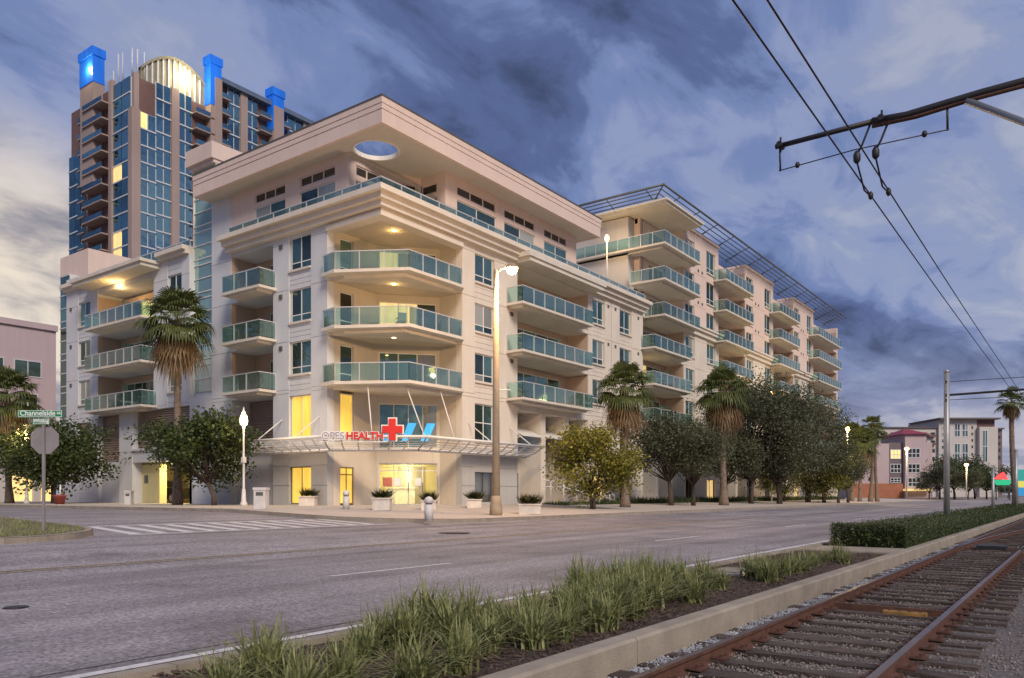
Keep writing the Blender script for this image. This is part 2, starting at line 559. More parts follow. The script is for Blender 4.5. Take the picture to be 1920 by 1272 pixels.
tower_m = mat('tower concrete', (0.34, 0.26, 0.24), 0.85, 0.08, 0.1, streak=0.045)
tower_w = mat('tower white mullion', (0.55, 0.57, 0.62), 0.6, 0.05, 0.2)
tower_g = window_glass('tower glass', (0.012, 0.04, 0.055), (0.40, 0.60, 0.66), 0.5, 0.8)
brown_m = mat('tower brown', (0.16, 0.09, 0.085), 0.8, 0.12, 0.3)
pale_b = mat('far pale stucco', (0.52, 0.48, 0.46), 0.9, 0.06, 0.1)
mauve = mat('far mauve stucco', (0.47, 0.37, 0.39), 0.9, 0.06, 0.1)
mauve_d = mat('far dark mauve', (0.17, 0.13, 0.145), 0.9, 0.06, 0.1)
roof_red = mat('red metal roof', (0.28, 0.025, 0.04), 0.5, 0.1, 0.5)
roof_d = mat('dark roof', (0.12, 0.10, 0.10), 0.8, 0.1, 0.5)
yellow_wall = mat('garage wall', (0.62, 0.56, 0.30), 0.85, 0.05, 0.5)
car_black = mat('black car paint', (0.012, 0.012, 0.014), 0.15, 0.1, 2)
rubber = mat('rubber', (0.02, 0.02, 0.02), 0.9, 0.2, 5)
terracotta = mat('terracotta', (0.30, 0.06, 0.05), 0.7, 0.15, 3)
yellow_m = mat('yellow paint', (0.30, 0.165, 0.04), 0.7, 0.4, 6)

# ================================================================== THE GROUND
U0, V0, G = 30.6, 31.5, 0.70      # street faces of the corner building, pavement level at its walls


def road_z(v):
    if v < 14: return 0.0
    if v < 20.4: return 0.2 * (v - 14) / 6.4
    if v < 31.5: return 0.2 + 0.35 * (v - 20.4) / 11.1
    return 0.55


def walk_z(v):
    if v < 31.5: return 0.35 + 0.35 * (v - 20.4) / 11.1
    return G


def strip(mb, u0, u1, vs, zf, dz=0.0, nu=1):
    for i in range(len(vs) - 1):
        for k in range(nu):
            a, b = u0 + (u1 - u0) * k / nu, u0 + (u1 - u0) * (k + 1) / nu
            mb.quad((a, vs[i], zf(vs[i]) + dz), (b, vs[i], zf(vs[i]) + dz), (b, vs[i + 1], zf(vs[i + 1]) + dz), (a, vs[i + 1], zf(vs[i + 1]) + dz))


VE, VR = 10.9, 3.2        # edge and corner radius of the verge across the side street


def setting():
    m = MB()
    gp = [(-2500, -0.45), (-7, -0.45), (3.3, -0.45), (3.4, -0.1), (14, -0.06), (20.4, 0.08), (31.5, 0.35), (2500, 0.35)]
    for (a, za), (b, zb) in zip(gp, gp[1:]):
        m.quad((-2500, a, za), (2500, a, za), (2500, b, zb), (-2500, b, zb))
    structure('ground', m, ground_m)
    m = MB()
    strip(m, -120, 900, [5.75, 14, 20.4], road_z, 0, 1)
    structure('road', m, asphalt)
    m = MB()
    strip(m, VE, 21.0, [20.4, 31.5, 84], road_z, 0.0)
    for (cx, sx, rr_) in ((26.0, -1, 5.0), (VE - VR, 1, VR)):             # rounded mouths of the side street
        prev = None
        for k in range(11):
            w = k / 10 * math.pi / 2
            u = cx + sx * rr_ * math.cos(w); v = 20.4 + rr_ - rr_ * math.sin(w)
            if prev:
                ub = 21.0 if sx < 0 else VE
                pts = [(ub, prev[1]), (prev[0], prev[1]), (u, v), (ub, v)]
                m.quad(*[(a, b, road_z(b)) for a, b in pts])
            prev = (u, v)
    structure('side_street', m, asphalt)
    # pavement round the corner building
    vs = [25.4 - 5 * math.sin(k / 10 * math.pi / 2) for k in range(10, -1, -1)]
    us = [26.0 - 5 * math.cos(k / 10 * math.pi / 2) for k in range(10, -1, -1)]
    m = MB()
    for i in range(10):
        m.quad((us[i], vs[i], walk_z(vs[i])), (150, vs[i], walk_z(vs[i])), (150, vs[i + 1], walk_z(vs[i + 1])), (us[i + 1], vs[i + 1], walk_z(vs[i + 1])))
    strip(m, 21.0, 150, [25.4, 31.5, 82], walk_z)
    structure('pavement', m, walk_m)
    vs2 = [20.4 + VR - VR * math.sin(k / 10 * math.pi / 2) for k in range(10, -1, -1)]
    us2 = [VE - VR + VR * math.cos(k / 10 * math.pi / 2) for k in range(10, -1, -1)]
    m = MB()
    for i in range(10):
        a, b = us2[i], us2[i + 1]
        m.quad((-120, vs2[i], walk_z(vs2[i])), (a, vs2[i], walk_z(vs2[i])), (b, vs2[i + 1], walk_z(vs2[i + 1])), (-120, vs2[i + 1], walk_z(vs2[i + 1])))
    strip(m, -120, VE, [20.4 + VR, 31.5, 82], walk_z)
    structure('verge', m, dirt)
    # kerbs
    kr = structure('kerb', MB().box(11.5, 20.7, 20.35, 20.4, 0.0, 0.1), concrete)

    def kerb_run(pts, w, zt, zb, blocklen, inward):
        for (a, b) in zip(pts, pts[1:]):
            A, B = Vector((a[0], a[1])), Vector((b[0], b[1]))
            l = (B - A).length; n = max(1, round(l / blocklen)); d = (B - A) / l
            nn = Vector((-d.y, d.x)) * inward
            for k in range(n):
                p, q = A + d * (l * k / n + 0.006), A + d * (l * (k + 1) / n - 0.006)
                mb = MB(); e = 0.025
                P = [p, q, q + nn * w, p + nn * w]
                zs = [zt(x.y) for x in P]; zz = [zb(x.y) for x in P]
                base = len(mb.v)
                Pt = [p + nn * e, q + nn * e, P[2], P[3]]
                mb.v += [(x.x, x.y, z) for x, z in zip(P, zz)] + [(x.x, x.y, z - e) for x, z in zip(P, zs)] + [(x.x, x.y, z) for x, z in zip(Pt, zs)]
                mb.f += [(0, 1, 5, 4), (4, 5, 9, 8), (8, 9, 10, 11), (1, 2, 10, 9), (1, 9, 5), (2, 3, 11, 10), (3, 0, 8, 11), (0, 4, 8)]
                mb.sm += [False] * 8
                add('kerb_stone', mb, concrete, kr)
    wz = lambda v: walk_z(v) + 0.004
    arc = list(zip(us, vs))
    kerb_run([(150, 20.4), (26.0, 20.4)], 0.18, wz, lambda v: road_z(v) - 0.1, 3.0, -1)
    kerb_run(arc, 0.18, wz, lambda v: road_z(v) - 0.1, 1.0, -1)
    kerb_run([(21.0, 25.4), (21.0, 31.5)], 0.18, wz, lambda v: road_z(v) - 0.1, 3.0, -1)
    kerb_run([(21.0, 31.5), (21.0, 82)], 0.18, wz, lambda v: road_z(v) - 0.1, 3.0, -1)
    arc2 = list(zip(us2, vs2))
    kerb_run([(VE, 40.0), (VE, 31.5)], 0.18, wz, lambda v: road_z(v) - 0.1, 3.0, -1)
    kerb_run([(VE, 31.5), (VE, 20.4 + VR)], 0.18, wz, lambda v: road_z(v) - 0.1, 3.0, -1)
    kerb_run(arc2[::-1], 0.18, wz, lambda v: road_z(v) - 0.1, 1.0, -1)
    kerb_run([(VE - VR, 20.4), (-30, 20.4)], 0.18, wz, lambda v: road_z(v) - 0.1, 3.0, -1)
    # median by the tramway
    mk = structure('median_kerb', MB().box(19.6, 21.2, 3.6, 5.55, -0.1, 0.035), concrete)
    zt = lambda v: 0.065
    kr = mk
    kerb_run([(-6, 3.28), (90, 3.28)], 0.20, zt, lambda v: -0.45, 3.05, 1)
    kerb_run([(90, 5.75), (-6, 5.75)], 0.16, zt, lambda v: -0.15, 3.05, 1)
    kerb_run([(19.35, 3.48), (19.35, 5.59)], 0.15, zt, lambda v: -0.15, 2.3, -1)
    m = MB(); n = 60
    rnd = random.Random(3)
    hh = [[0.0 + rnd.uniform(-.012, .02) for _ in range(8)] for _ in range(n + 1)]
    for i in range(n):
        for j in range(7):
            f = lambda a, b: (-6 + 25.35 * a / n, 3.48 + 2.11 * b / 7, hh[a][b])
            m.quad(f(i, j), f(i + 1, j), f(i + 1, j + 1), f(i, j + 1), smooth=True)
    structure('planting_bed', m, mulch_m)
    structure('hedge_bed', MB().box(21.3, 90, 3.48, 5.59, -0.2, 0.0), mulch_m)
    # painted lines
    def line(name, u0, u1, v0, v1, m_, zf=road_z, dz=0.006):
        mb = MB(); n = max(1, int((u1 - u0) / 30))
        strip(mb, u0, u1, [v0, v1], zf, dz, n)
        return structure(name, mb, m_)
    line('edge_line', -20, 140, 6.02, 6.14, paint)
    k = -2
    for k in range(-2, 10):
        a = 8.69 + 12.19 * k
        line('lane_dash', a, a + 3.05, 10.08, 10.19, paint)
    line('centre_line', -40, 140, 14.80, 14.90, paint_y)
    line('centre_line', -40, 140, 15.02, 15.12, paint_y)
    line('gutter_joint', -40, 140, 6.32, 6.345, dark_alu)
    # crosswalk over the mouth of the side street
    cwz = lambda v: road_z(v) + 0.006
    for (a, b) in ((21.35, 21.55), (25.1, 25.3)):
        mb = MB(); strip(mb, 11.2, 21.2, [a, b], road_z, 0.006); structure('crosswalk_line', mb, paint)
    for i in range(12):
        u = 11.3 + i * 0.82
        mb = MB(); mb.quad((u, 21.62, cwz(21.62)), (u + .36, 21.62, cwz(21.62)), (u + .75, 25.03, cwz(25.03)), (u + .39, 25.03, cwz(25.03)))
        structure('crosswalk_stripe', mb, paint)


setting()


def track():
    # ballast bed
    m = MB(); rnd = random.Random(5)
    nu, nv = 90, 14
    def z0(v):
        return -0.205 - 0.03 * rnd.random() if v > -0.5 else -0.24 - .04 * rnd.random()
    g = [[z0(-8 + 11.3 * j / nv) for j in range(nv + 1)] for i in range(nu + 1)]
    P = lambda i, j: (-6 + 130 * (i / nu) ** 1.6, -8 + 11.3 * j / nv, g[i][j])
    for i in range(nu):
        for j in range(nv):
            m.quad(P(i, j), P(i + 1, j), P(i + 1, j + 1), P(i, j + 1), smooth=True)
    structure('ballast_bed', m, ballast_m)
    # loose stones
    def stones(name, n, u0, u1, v0, v1, zb, smin, smax, m_, seed, lab, power=1.7):
        r = random.Random(seed); mb = MB()
        for _ in range(n):
            u = u0 + (u1 - u0) * r.random() ** power; v = r.uniform(v0, v1); s = r.uniform(smin, smax)
            z = zb + r.uniform(-.012, .015)
            b = len(mb.v)
            for d in ((1, 0, 0), (-1, 0, 0), (0, 1, 0), (0, -1, 0), (0, 0, 1), (0, 0, -.6)):
                mb.v.append((u + d[0] * s * r.uniform(.6, 1.2) + r.uniform(-.3, .3) * s, v + d[1] * s * r.uniform(.6, 1.2) + r.uniform(-.3, .3) * s, z + d[2] * s * r.uniform(.6, 1.1)))
            for f in ((0, 2, 4), (2, 1, 4), (1, 3, 4), (3, 0, 4), (2, 0, 5), (1, 2, 5), (3, 1, 5), (0, 3, 5)):
                mb.f.append(tuple(b + i for i in f)); mb.sm.append(False)
        add(name, mb, m_, None, kind='stuff', label=lab, category='gravel')
    stones('ballast_gravel', 18000, 3.5, 32, 2.92, 3.28, -0.20, .011, .022, stone_m, 1, 'blue grey gravel along the foot of the concrete kerb')
    stones('ballast_gravel', 26000, 3.5, 30, 1.4, 2.8, -0.212, .009, .018, stone_b, 2, 'brown gravel between the two rails')
    stones('ballast_gravel', 24000, 4.0, 30, -2.4, 1.28, -0.216, .009, .020, stone_b, 3, 'brown gravel spread beside the outer rail')
    t = thing('railway_track', (4, 2.1, -0.25), 'single railway track of rusty rails on dark wooden ties', 'track')
    def rail(path, parent):
        # foot, web, head as one swept profile
        prof = [(-.07, 0), (.07, 0), (.07, .015), (.012, .035), (.012, .115), (.036, .125), (.036, .150)]
        prof = prof + [(-a, b) for a, b in prof[:1:-1]]
        mb = MB(); top = MB(); k = len(prof)
        for i, p in enumerate(path):
            a = Vector(path[max(0, i - 1)]); b = Vector(path[min(len(path) - 1, i + 1)]); d = (b - a).normalized(); nn = Vector((-d.y, d.x))
            for (x, z) in prof: mb.v.append((p[0] + nn.x * x, p[1] + nn.y * x, -0.22 + z))
        for i in range(len(path) - 1):
            for j in range(k):
                j2 = (j + 1) % k
                mb.f.append((i * k + j, (i + 1) * k + j, (i + 1) * k + j2, i * k + j2)); mb.sm.append(False)
        mb.f.append(tuple(range(k))); mb.sm.append(False)
        o = add('rail', mb, rust, parent)
        for i in range(len(path) - 1):
            p, q = path[i], path[i + 1]
            d = (Vector(q) - Vector(p)).normalized(); nn = Vector((-d.y, d.x)) * .034
            top.quad((p[0] - nn.x, p[1] - nn.y, -.067), (q[0] - nn.x, q[1] - nn.y, -.067), (q[0] + nn.x, q[1] + nn.y, -.067), (p[0] + nn.x, p[1] + nn.y, -.067))
        add('running_surface', top, rail_top, o)
    for v in (2.85, 1.35):
        rail([(-5 + i * 5.0, v) for i in range(28)], t)
    tiemesh = []
    for s in range(5):
        r = random.Random(40 + s); mb = MB()
        n = 8
        for i in range(n + 1):
            y = -1.28 + 2.56 * i / n
            for (x, z) in ((-.115, -.16), (.115, -.16), (.115, 0), (-.115, 0)):
                mb.v.append((x + r.uniform(-.012, .012), y, z + (r.uniform(-.022, .004) if z == 0 else 0)))
        for i in range(n):
            for j in range(4):
                j2 = (j + 1) % 4
                mb.f.append((i * 4 + j, (i + 1) * 4 + j, (i + 1) * 4 + j2, i * 4 + j2)); mb.sm.append(False)
        mb.f += [(3, 2, 1, 0), (4 * n, 4 * n + 1, 4 * n + 2, 4 * n + 3)]; mb.sm += [False] * 2
        tiemesh.append(mb.mesh('tie', tie_m))
    plate = MB().box(-.09, .09, -.16, .16, 0, .014)
    for sx, sy in ((-.05, -.11), (.05, .11), (.05, -.12)): plate.box(sx - .014, sx + .014, sy - .014, sy + .014, .014, .05)
    platem = plate.mesh('tie_plate', rust)
    r = random.Random(9); u = 2.6; i = 0
    while u < 62:
        o = put('tie', tiemesh[i % 5], t)
        o.location = (u, 2.07 + r.uniform(-.05, .05), -.168 + r.uniform(-.012, .006)); o.rotation_euler = (0, 0, r.uniform(-.03, .03))
        if u < 24:
            for v in (2.85, 1.35):
                p = put('tie_plate', platem, t); p.location = (u, v, -.172)
        u += .56; i += 1
    # the cross channel with the yellow drain box between the rails
    d = thing('track_drain', (11.9, 2.1, -0.2), 'rusty drain channel with a yellow box crossing between the rails', 'drain')
    ua, va = at_z(1590, 1131, -.12); ub, vb = at_z(1742, 1148, -.12)
    um = (ua + ub) / 2
    boxo('grate_bar', rust, d, (um - .03, um + .03, 1.44, 2.74, -.22, -.105))
    boxo('yellow_box', yellow_m, d, (um - .22, um - .04, 1.62, 2.12, -.24, -.14))
    for k in range(4): boxo('bolt', rust, d, (um - .12, um - .09, 1.68 + k * .12, 1.71 + k * .12, -.14, -.12))
    # the branch that leaves the main track further on
    t2 = thing('branch_track', (24, 2.1, -0.25), 'branch track curving away from the main rails at the switch', 'track')
    for v0 in (2.85, 1.35):
        rail([(22 + 2 * i, v0 - (2.0 * i) ** 2 / 300.0 + (.002)) for i in range(1, 30)], t2)
    boxo('switch_box', dark_steel, t2, (25.2, 25.9, 1.75, 2.45, -.2, -.06))
    boxo('switch_rod', rust, t2, (25.5, 25.56, 1.4, 2.8, -.19, -.15))


track()

# ================================================================== BUILDING KIT
FR = Frame((0, V0), (1, 0), (0, -1))          # face on the avenue: s = x
FL = Frame((U0, 0), (0, 1), (-1, 0))          # face on the side street: s = y
DA, DB = Vector((34.6, 36.0)), Vector((37.6, 33.4))
FD = Frame(DA, DB - DA, (-(DA - DB).y * -1, 0)) if False else Frame(DA, DB - DA, Vector((-(DB - DA).y, (DB - DA).x)) * -1)
DLEN = (DB - DA).length
Z3, Z4, Z5, Z6, Z7, Z8, ZR = 7.85, 11.05, 14.25, 17.45, 20.65, 23.85, 27.05


def window(par, fr, s0, s1, z0, z1, d=-0.14, cols=2, split=None, glass=None, frame_m=None, sill=True, fw=0.06, head=False, name='window', litp=()):
    """frame mesh as the part, every pane and the sill as its pieces. split: fraction of height of the low transom"""
    glass = glass or win_g; frame_m = frame_m or white_m
    mb = MB(); d0, d1 = d - 0.04, d + 0.04
    mb.box(s0, s0 + fw, d0, d1, z0, z1, fr); mb.box(s1 - fw, s1, d0, d1, z0, z1, fr)
    mb.box(s0 + fw, s1 - fw, d0, d1, z0, z0 + fw, fr); mb.box(s0 + fw, s1 - fw, d0, d1, z1 - fw, z1, fr)
    rows = [(z0 + fw, z1 - fw)]
    if split:
        zs = z0 + (z1 - z0) * split
        mb.box(s0 + fw, s1 - fw, d0, d1 - .005, zs - fw / 2, zs + fw / 2, fr)
        rows = [(z0 + fw, zs - fw / 2), (zs + fw / 2, z1 - fw)]
    w = (s1 - s0 - fw) / cols
    for c in range(1, cols):
        x = s0 + fw / 2 + w * c
        for (a, b) in rows: mb.box(x - fw / 2, x + fw / 2, d0, d1, a, b, fr)
    o = add(name, mb, frame_m, par)
    for c in range(cols):
        a, b = s0 + fw / 2 + w * c + fw / 2, s0 + fw / 2 + w * (c + 1) - fw / 2
        for ri, (za, zb) in enumerate(rows):
            g = lit_w if c in litp else glass
            if g is win_g: g = PICK.choices((win_g, win_d, blind_g), (6, 3, 1.3))[0]
            add('pane', MB().box(a, b, d - .012, d + .012, za, zb, fr), g, o)
    if sill: add('sill', MB().box(s0 - .08, s1 + .08, d - .02, .09, z0 - .12, z0 - .002, fr), cream, o)
    return o


LOWB = None


def pier(mb, fr, s0, s1, z0, z1, d0=-0.4, d1=0.0, joints=()):
    if z0 == G and z1 > 8 and s0 < 48:
        pier(LOWB, fr, s0, s1, z0, 4.3, d0, d1, (1.9, 3.1)); z0 = 4.3
    js = [z0] + sorted(j for j in joints if z0 + .05 < j < z1 - .05) + [z1]
    if len(js) == 2:
        mb.box(s0, s1, d0, d1, z0, z1, fr); return
    mb.box(s0, s1, d0, d1 - .035, z0, z1, fr)
    for a, b in zip(js, js[1:]):
        mb.box(s0, s1, d1 - .034, d1, a + (.018 if a != z0 else 0), b - (.018 if b != z1 else 0), fr)


def spandrels(mb, fr, s0, s1, z0, z1, openings, d0=-0.4, d1=-0.03, courses=True):
    z = z0
    if z0 == G and z1 > 8 and s0 < 48:
        spandrels(LOWB, fr, s0, s1, z0, 4.3, [o for o in openings if o[1] < 4.3], d0, d1, False)
        openings = [o for o in openings if o[0] > 4.3]; z = 4.3
    for (a, b) in sorted(openings) + [(z1, z1)]:
        if a - z > .02:
            if courses and a - z > .5:
                n = max(2, round((a - z) / .34)); h = (a - z) / n
                mb.box(s0, s1, d0, d1 - .04, z, a, fr)
                for k in range(n): mb.box(s0, s1, d1 - .039, d1, z + k * h + .015, z + (k + 1) * h - .015, fr)
            else: mb.box(s0, s1, d0, d1, z, a, fr)
        z = b


JT = [Z3 - .28, Z3 - .05, Z4 - .28, Z5 - .28, Z6 - .6, 4.55]


def railing(par, fr, path, zf, h=1.07, step=1.25, glass=None, bars=False):
    """glass panels, posts and a handrail along a path in (s,d)"""
    glass = glass or rail_g
    hr = MB()
    for (a, b) in zip(path, path[1:]):
        A, B = Vector(fr.P(a[0], a[1], 0)[:2]), Vector(fr.P(b[0], b[1], 0)[:2])
        l = (B - A).length; f = Frame(A, B - A, (-(B - A).y, (B - A).x))
        hr.box(-.02, l + .02, -.03, .03, zf + h - .05, zf + h, f)
        n = max(1, round(l / step))
        for k in range(n):
            x0, x1 = l * k / n, l * (k + 1) / n
            if k or a is path[0]:
                add('post', MB().box(x0 - .025, x0 + .025, -.025, .025, zf, zf + h - .05, f), alu, par)
            if bars:
                for q in range(5): hr.box(x0 + .03, x1 - .03, -.012, .012, zf + .15 + q * .17, zf + .17 + q * .17, f)
            else:
                add('glass_panel', MB().box(x0 + .04, x1 - .04, -.007, .007, zf + .07, zf + h - .07, f), glass, par)
    b = path[-1]
    p = fr.P(b[0], b[1], 0)
    add('post', MB().box(p[0] - .025, p[0] + .025, p[1] - .025, p[1] + .025, zf, zf + h - .05), alu, par)
    add('handrail', hr, alu, par)


def balcony(par, fr, s0, s1, zf, out=1.35, back=-1.9, sides=(True, True), rs0=None, rs1=None, path=None, m_=None, step=1.25):
    """a slab with its railing; rs0..rs1 is the recess it runs back into"""
    rs0 = s0 if rs0 is None else rs0; rs1 = s1 if rs1 is None else rs1
    mb = MB()
    th = .24
    pts = [(s0, 0.004), (s0, out), (s1, out), (s1, 0.004)]
    if path: pts = path
    poly = [fr.P(a, b, 0)[:2] for a, b in pts]
    area = sum(poly[i][0] * poly[(i + 1) % len(poly)][1] - poly[(i + 1) % len(poly)][0] * poly[i][1] for i in range(len(poly)))
    pl = poly if area > 0 else poly[::-1]
    n = len(mb.v); k = len(pl)
    # drooped edge: the underside slopes up to the rim like a shallow prow
    cxm, cym = fr.P((rs0 + rs1) / 2, -.3, 0)[:2]
    mb.prism(pl, zf - .16, zf)
    low = [(x + (cxm - x) * .10, y + (cym - y) * .22) for x, y in pl]
    mb.prism([(x, y) for x, y in low], zf - th - .06, zf - .162)
    o = add('balcony', mb, m_ or slab_m, par)
    e = .06
    rp = [(s0 + e, 0.05 if sides[0] else out - e)] if sides[0] else []
    if path:
        rp = [(a, b) for a, b in path]
    else:
        rp += [(s0 + e, out - e), (s1 - e, out - e)]
        if sides[1]: rp += [(s1 - e, 0.05)]
    railing(o, fr, rp, zf, step=step)
    return o


def slider(par, fr, s0, s1, z0, z1, d, cols=3, lit=(), glass=None):
    return window(par, fr, s0, s1, z0, z1, d, cols, None, glass or win_g, white_m, False, .07, name='sliding_door', litp=lit)


def ceiling_lamp(par, p, power, colr=(1.0, .62, .22), rad=.12):
    mb = MB().lathe(p, [(.02, -.10), (.11, -.08), (.14, -.02), (.14, 0)], 10)
    add('ceiling_light', mb, lamp_w, par)
    l = bpy.data.lights.new('balcony lamp', 'POINT'); l.energy = power; l.color = colr; l.shadow_soft_size = rad
    o = bpy.data.objects.new('balcony_lamp', l); col.objects.link(o); o.parent = par
    if par.get('_w'): o.matrix_parent_inverse = Matrix.Translation(-Vector(par.location))
    o.location = (p[0], p[1], p[2] - .3)


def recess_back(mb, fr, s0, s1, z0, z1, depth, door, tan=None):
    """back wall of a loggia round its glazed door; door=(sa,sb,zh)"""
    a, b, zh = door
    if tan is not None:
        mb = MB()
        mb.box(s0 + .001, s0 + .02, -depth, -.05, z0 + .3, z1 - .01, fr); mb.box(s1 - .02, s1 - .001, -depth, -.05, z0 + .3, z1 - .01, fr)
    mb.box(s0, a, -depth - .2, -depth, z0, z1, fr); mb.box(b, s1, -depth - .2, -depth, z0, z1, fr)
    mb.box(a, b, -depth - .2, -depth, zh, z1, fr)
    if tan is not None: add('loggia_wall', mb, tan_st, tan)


# ================================================================== THE CORNER APARTMENT BUILDING
def apartment_building():
    T = thing('apartment_building', (U0, V0, G), 'cream and peach apartment block with glass balconies, wide flat roof and corner clinic', 'building')
    global LOWB
    w = MB(); wg = MB(); wb = MB(); wp = MB(); wt = MB(); LOWB = wb        # cream, cool-tinted cream, base, peach walls
    dep = 1.9
    # ------------------------------------------------ face on the side street
    pier(wg, FL, 36.0, 37.46, G, 17.3, -.5, 0, JT)
    wins = [(zf + .85, zf + 2.85) for zf in (Z3, Z4, Z5)]
    spandrels(wg, FL, 37.46, 39.55, G, 17.3, wins + [(4.75, 7.4), (.78, 3.05)])
    for (a, b) in wins: window(T, FL, 37.55, 39.45, a, b, -.16, 2, .22)
    window(T, FL, 37.5, 39.5, 4.75, 7.4, -.2, 2, None, lit_y, alu, False)
    window(T, FL, 37.5, 39.5, .78, 3.05, -.2, 2, None, lit_y, dark_alu, False)
    pier(wg, FL, 39.55, 41.1, G, 17.3, -2.1, 0, JT)
    # loggia with balconies
    rs0, rs1 = 41.1, 45.57
    for i, zf in enumerate((Z3, Z4, Z5)):
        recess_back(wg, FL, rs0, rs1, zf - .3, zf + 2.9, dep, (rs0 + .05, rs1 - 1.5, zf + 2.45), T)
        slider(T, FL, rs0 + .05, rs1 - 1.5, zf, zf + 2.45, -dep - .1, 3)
        wg.box(rs0, rs1, -dep, 0, zf - .28, zf - .003, FL)
        balcony(T, FL, 40.75, 44.75, zf, 1.3)
    wg.box(rs0, rs1, -dep - .2, -.05, 17.05, 17.3, FL)
    wg.box(rs0, rs1, -dep - .2, -dep, G, Z3 - .3, FL)
    lv = add('louver', MB().box(rs0, rs1, -1.6, -1.5, 4.9, 7.57, FL), louver_m, T)
    for k in range(14): add('slat', MB().box(rs0 + .1, rs1 - .05, -1.5, -1.38, 4.95 + k * .185, 5.05 + k * .185, FL), louver_m, lv)
    wb.box(rs0, rs1, -1.9, -.5, G, 4.75, FL)
    wg.box(rs0, rs1, -.5, -.1, 4.35, 4.9, FL)
    # fin wall and the glazed stair
    pier(wg, FL, 45.57, 47.77, G, 21.1, -2.1, 0, JT)
    st = add('stair_glazing', MB().box(47.77, 50.48, -1.5, -.42, G, 24.2, FL), cool_st, T)
    z = 8.45; k = 0
    while z < 23.9:
        h = (.95, .95, .42)[k % 3]
        h = min(h, 24.0 - z)
        if h > .2:
            add('pane', MB().box(47.86, 50.38, -.40, -.36, z + .03, z + h - .03, FL), strip_g, st)
            add('mullion', MB().box(47.80, 50.44, -.41, -.30, z + h - .03, z + h + .03, FL), white_m, st)
        z += h; k += 1
    for x in (47.79, 50.46): add('mullion', MB().box(x - .05, x + .05, -.41, -.29, 8.4, 24.0, FL), white_m, st)
    add('stair_cap', MB().box(47.6, 50.75, -4.5, .12, 24.2, 25.3, FL).box(47.7, 50.65, -4.3, -.1, 23.95, 24.2, FL), fascia_m, T)
    wg.box(47.77, 50.48, -.42, -.02, G, 8.1, FL)
    # lower wing further down the side street
    ws0, ws1 = 50.48, 68.8
    lw = [(zf + .85, zf + 2.8) for zf in (Z3, Z4, Z5)]
    pier(wg, FL, 50.48, 51.45, 7.6, 18.2, -.6, 0, JT)
    spandrels(wg, FL, 51.45, 53.3, 7.6, 18.2, lw)
    for (a, b) in lw: window(T, FL, 51.55, 53.2, a, b, -.16, 2, .22)
    pier(wg, FL, 53.3, 55.16, 7.6, 18.2, -2.1, 0, JT)
    rs0, rs1 = 55.16, 63.53
    for zf in (Z3, Z4, Z5):
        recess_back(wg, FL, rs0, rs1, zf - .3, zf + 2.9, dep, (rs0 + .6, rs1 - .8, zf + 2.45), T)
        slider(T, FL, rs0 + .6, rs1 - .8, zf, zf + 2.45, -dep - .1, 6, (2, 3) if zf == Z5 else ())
        wg.box(rs0, rs1, -dep, 0, zf - .28, zf - .003, FL)
        balcony(T, FL, 54.6, 63.1, zf, 1.3)
        add('divider', MB().box(59.3, 59.36, -dep, .2, zf + .01, zf + 1.9, FL), rail_g, T)
    ceiling_lamp(T, FL.P(60.2, .1, Z5 + 3.25), 75)
    wg.box(rs0, rs1, -dep - .2, -.05, 17.35, 18.2, FL)
    add('balcony_roof', MB().box(54.3, 64.6, .0, 1.45, 17.75, 18.02, FL).box(54.15, 64.75, -.1, 1.6, 18.022, 18.25, FL), slab_m, T)
    pier(wg, FL, 63.53, 64.75, G, 18.2, -2.1, 0, JT)
    spandrels(wg, FL, 64.75, 66.8, G, 18.2, lw + [(4.9, 7.2)])
    for (a, b) in lw: window(T, FL, 64.85, 66.7, a, b, -.16, 2, .22)
    lv = add('louver', MB().box(64.75, 66.8, -.3, -.22, 4.9, 7.2, FL), louver_m, T)
    for k in range(11): add('slat', MB().box(64.8, 66.75, -.22, -.12, 4.95 + k * .2, 5.06 + k * .2, FL), louver_m, lv)
    pier(wg, FL, 66.8, 68.85, G, 19.3, -.6, 0, JT)
    st = add('end_glazing', MB().box(68.85, 70.6, -1.2, -.3, G, 19.9, FL), cool_st, T)
    z = 5.0; k = 0
    while z < 19.6:
        h = (1.1, 1.1, .55)[k % 3]
        add('pane', MB().box(68.95, 70.5, -.29, -.25, z + .05, z + h - .05, FL), win_g, st)
        add('mullion', MB().box(68.9, 70.55, -.30, -.2, z + h - .05, z + h + .05, FL), alu, st); z += h; k += 1
    # cornice of the wing and the plant room behind it
    add('cornice', MB().box(50.5, 54.1, -.3, .30, 18.2, 18.45, FL).box(50.5, 54.1, -.3, .55, 18.452, 18.75, FL), cream, T)
    add('cornice', MB().box(64.8, 68.9, -.3, .30, 18.2, 18.45, FL).box(64.8, 68.9, -.3, .55, 18.452, 18.75, FL), cream, T)
    r_ = add('terrace_rail', MB().box(50.6, 66.0, -.33, -.27, 18.26, 18.34, FL), alu, T)
    railing(r_, FL, [(50.7, -.2), (64.4, -.2)], 18.3, 1.0, 1.7)
    pb = MB().box(-16, .0, 0, 0.01, 0, 0) if False else MB()
    pb.box(67.0, 72.0, -16, -.9, 17.0, 21.9, FL)
    o = add('plant_room', pb, pink, T)
    add('plant_room_opening', MB().box(4.6, 7.6, -.02, .03, 19.0, 20.3, Frame((U0, 67.0), (1, 0), (0, -1))), dark_g, o)
    # ground storey of the side street: columns, louvred openings, garage
    wg.box(47.77, 50.5, -.6, -.42, G, .9, FL)
    for (a, b) in ((57.64, 59.85), (60.42, 60.9)): pass
    pier(wg, FL, 57.9, 59.85, G, 7.57, -.9, .15, (4.55,))
    add('beam', MB().box(50.48, 57.9, -.5, .12, 3.75, 4.75, FL).box(50.48, 57.9, -.3, .28, 4.60, 4.752, FL), cool_st, T)
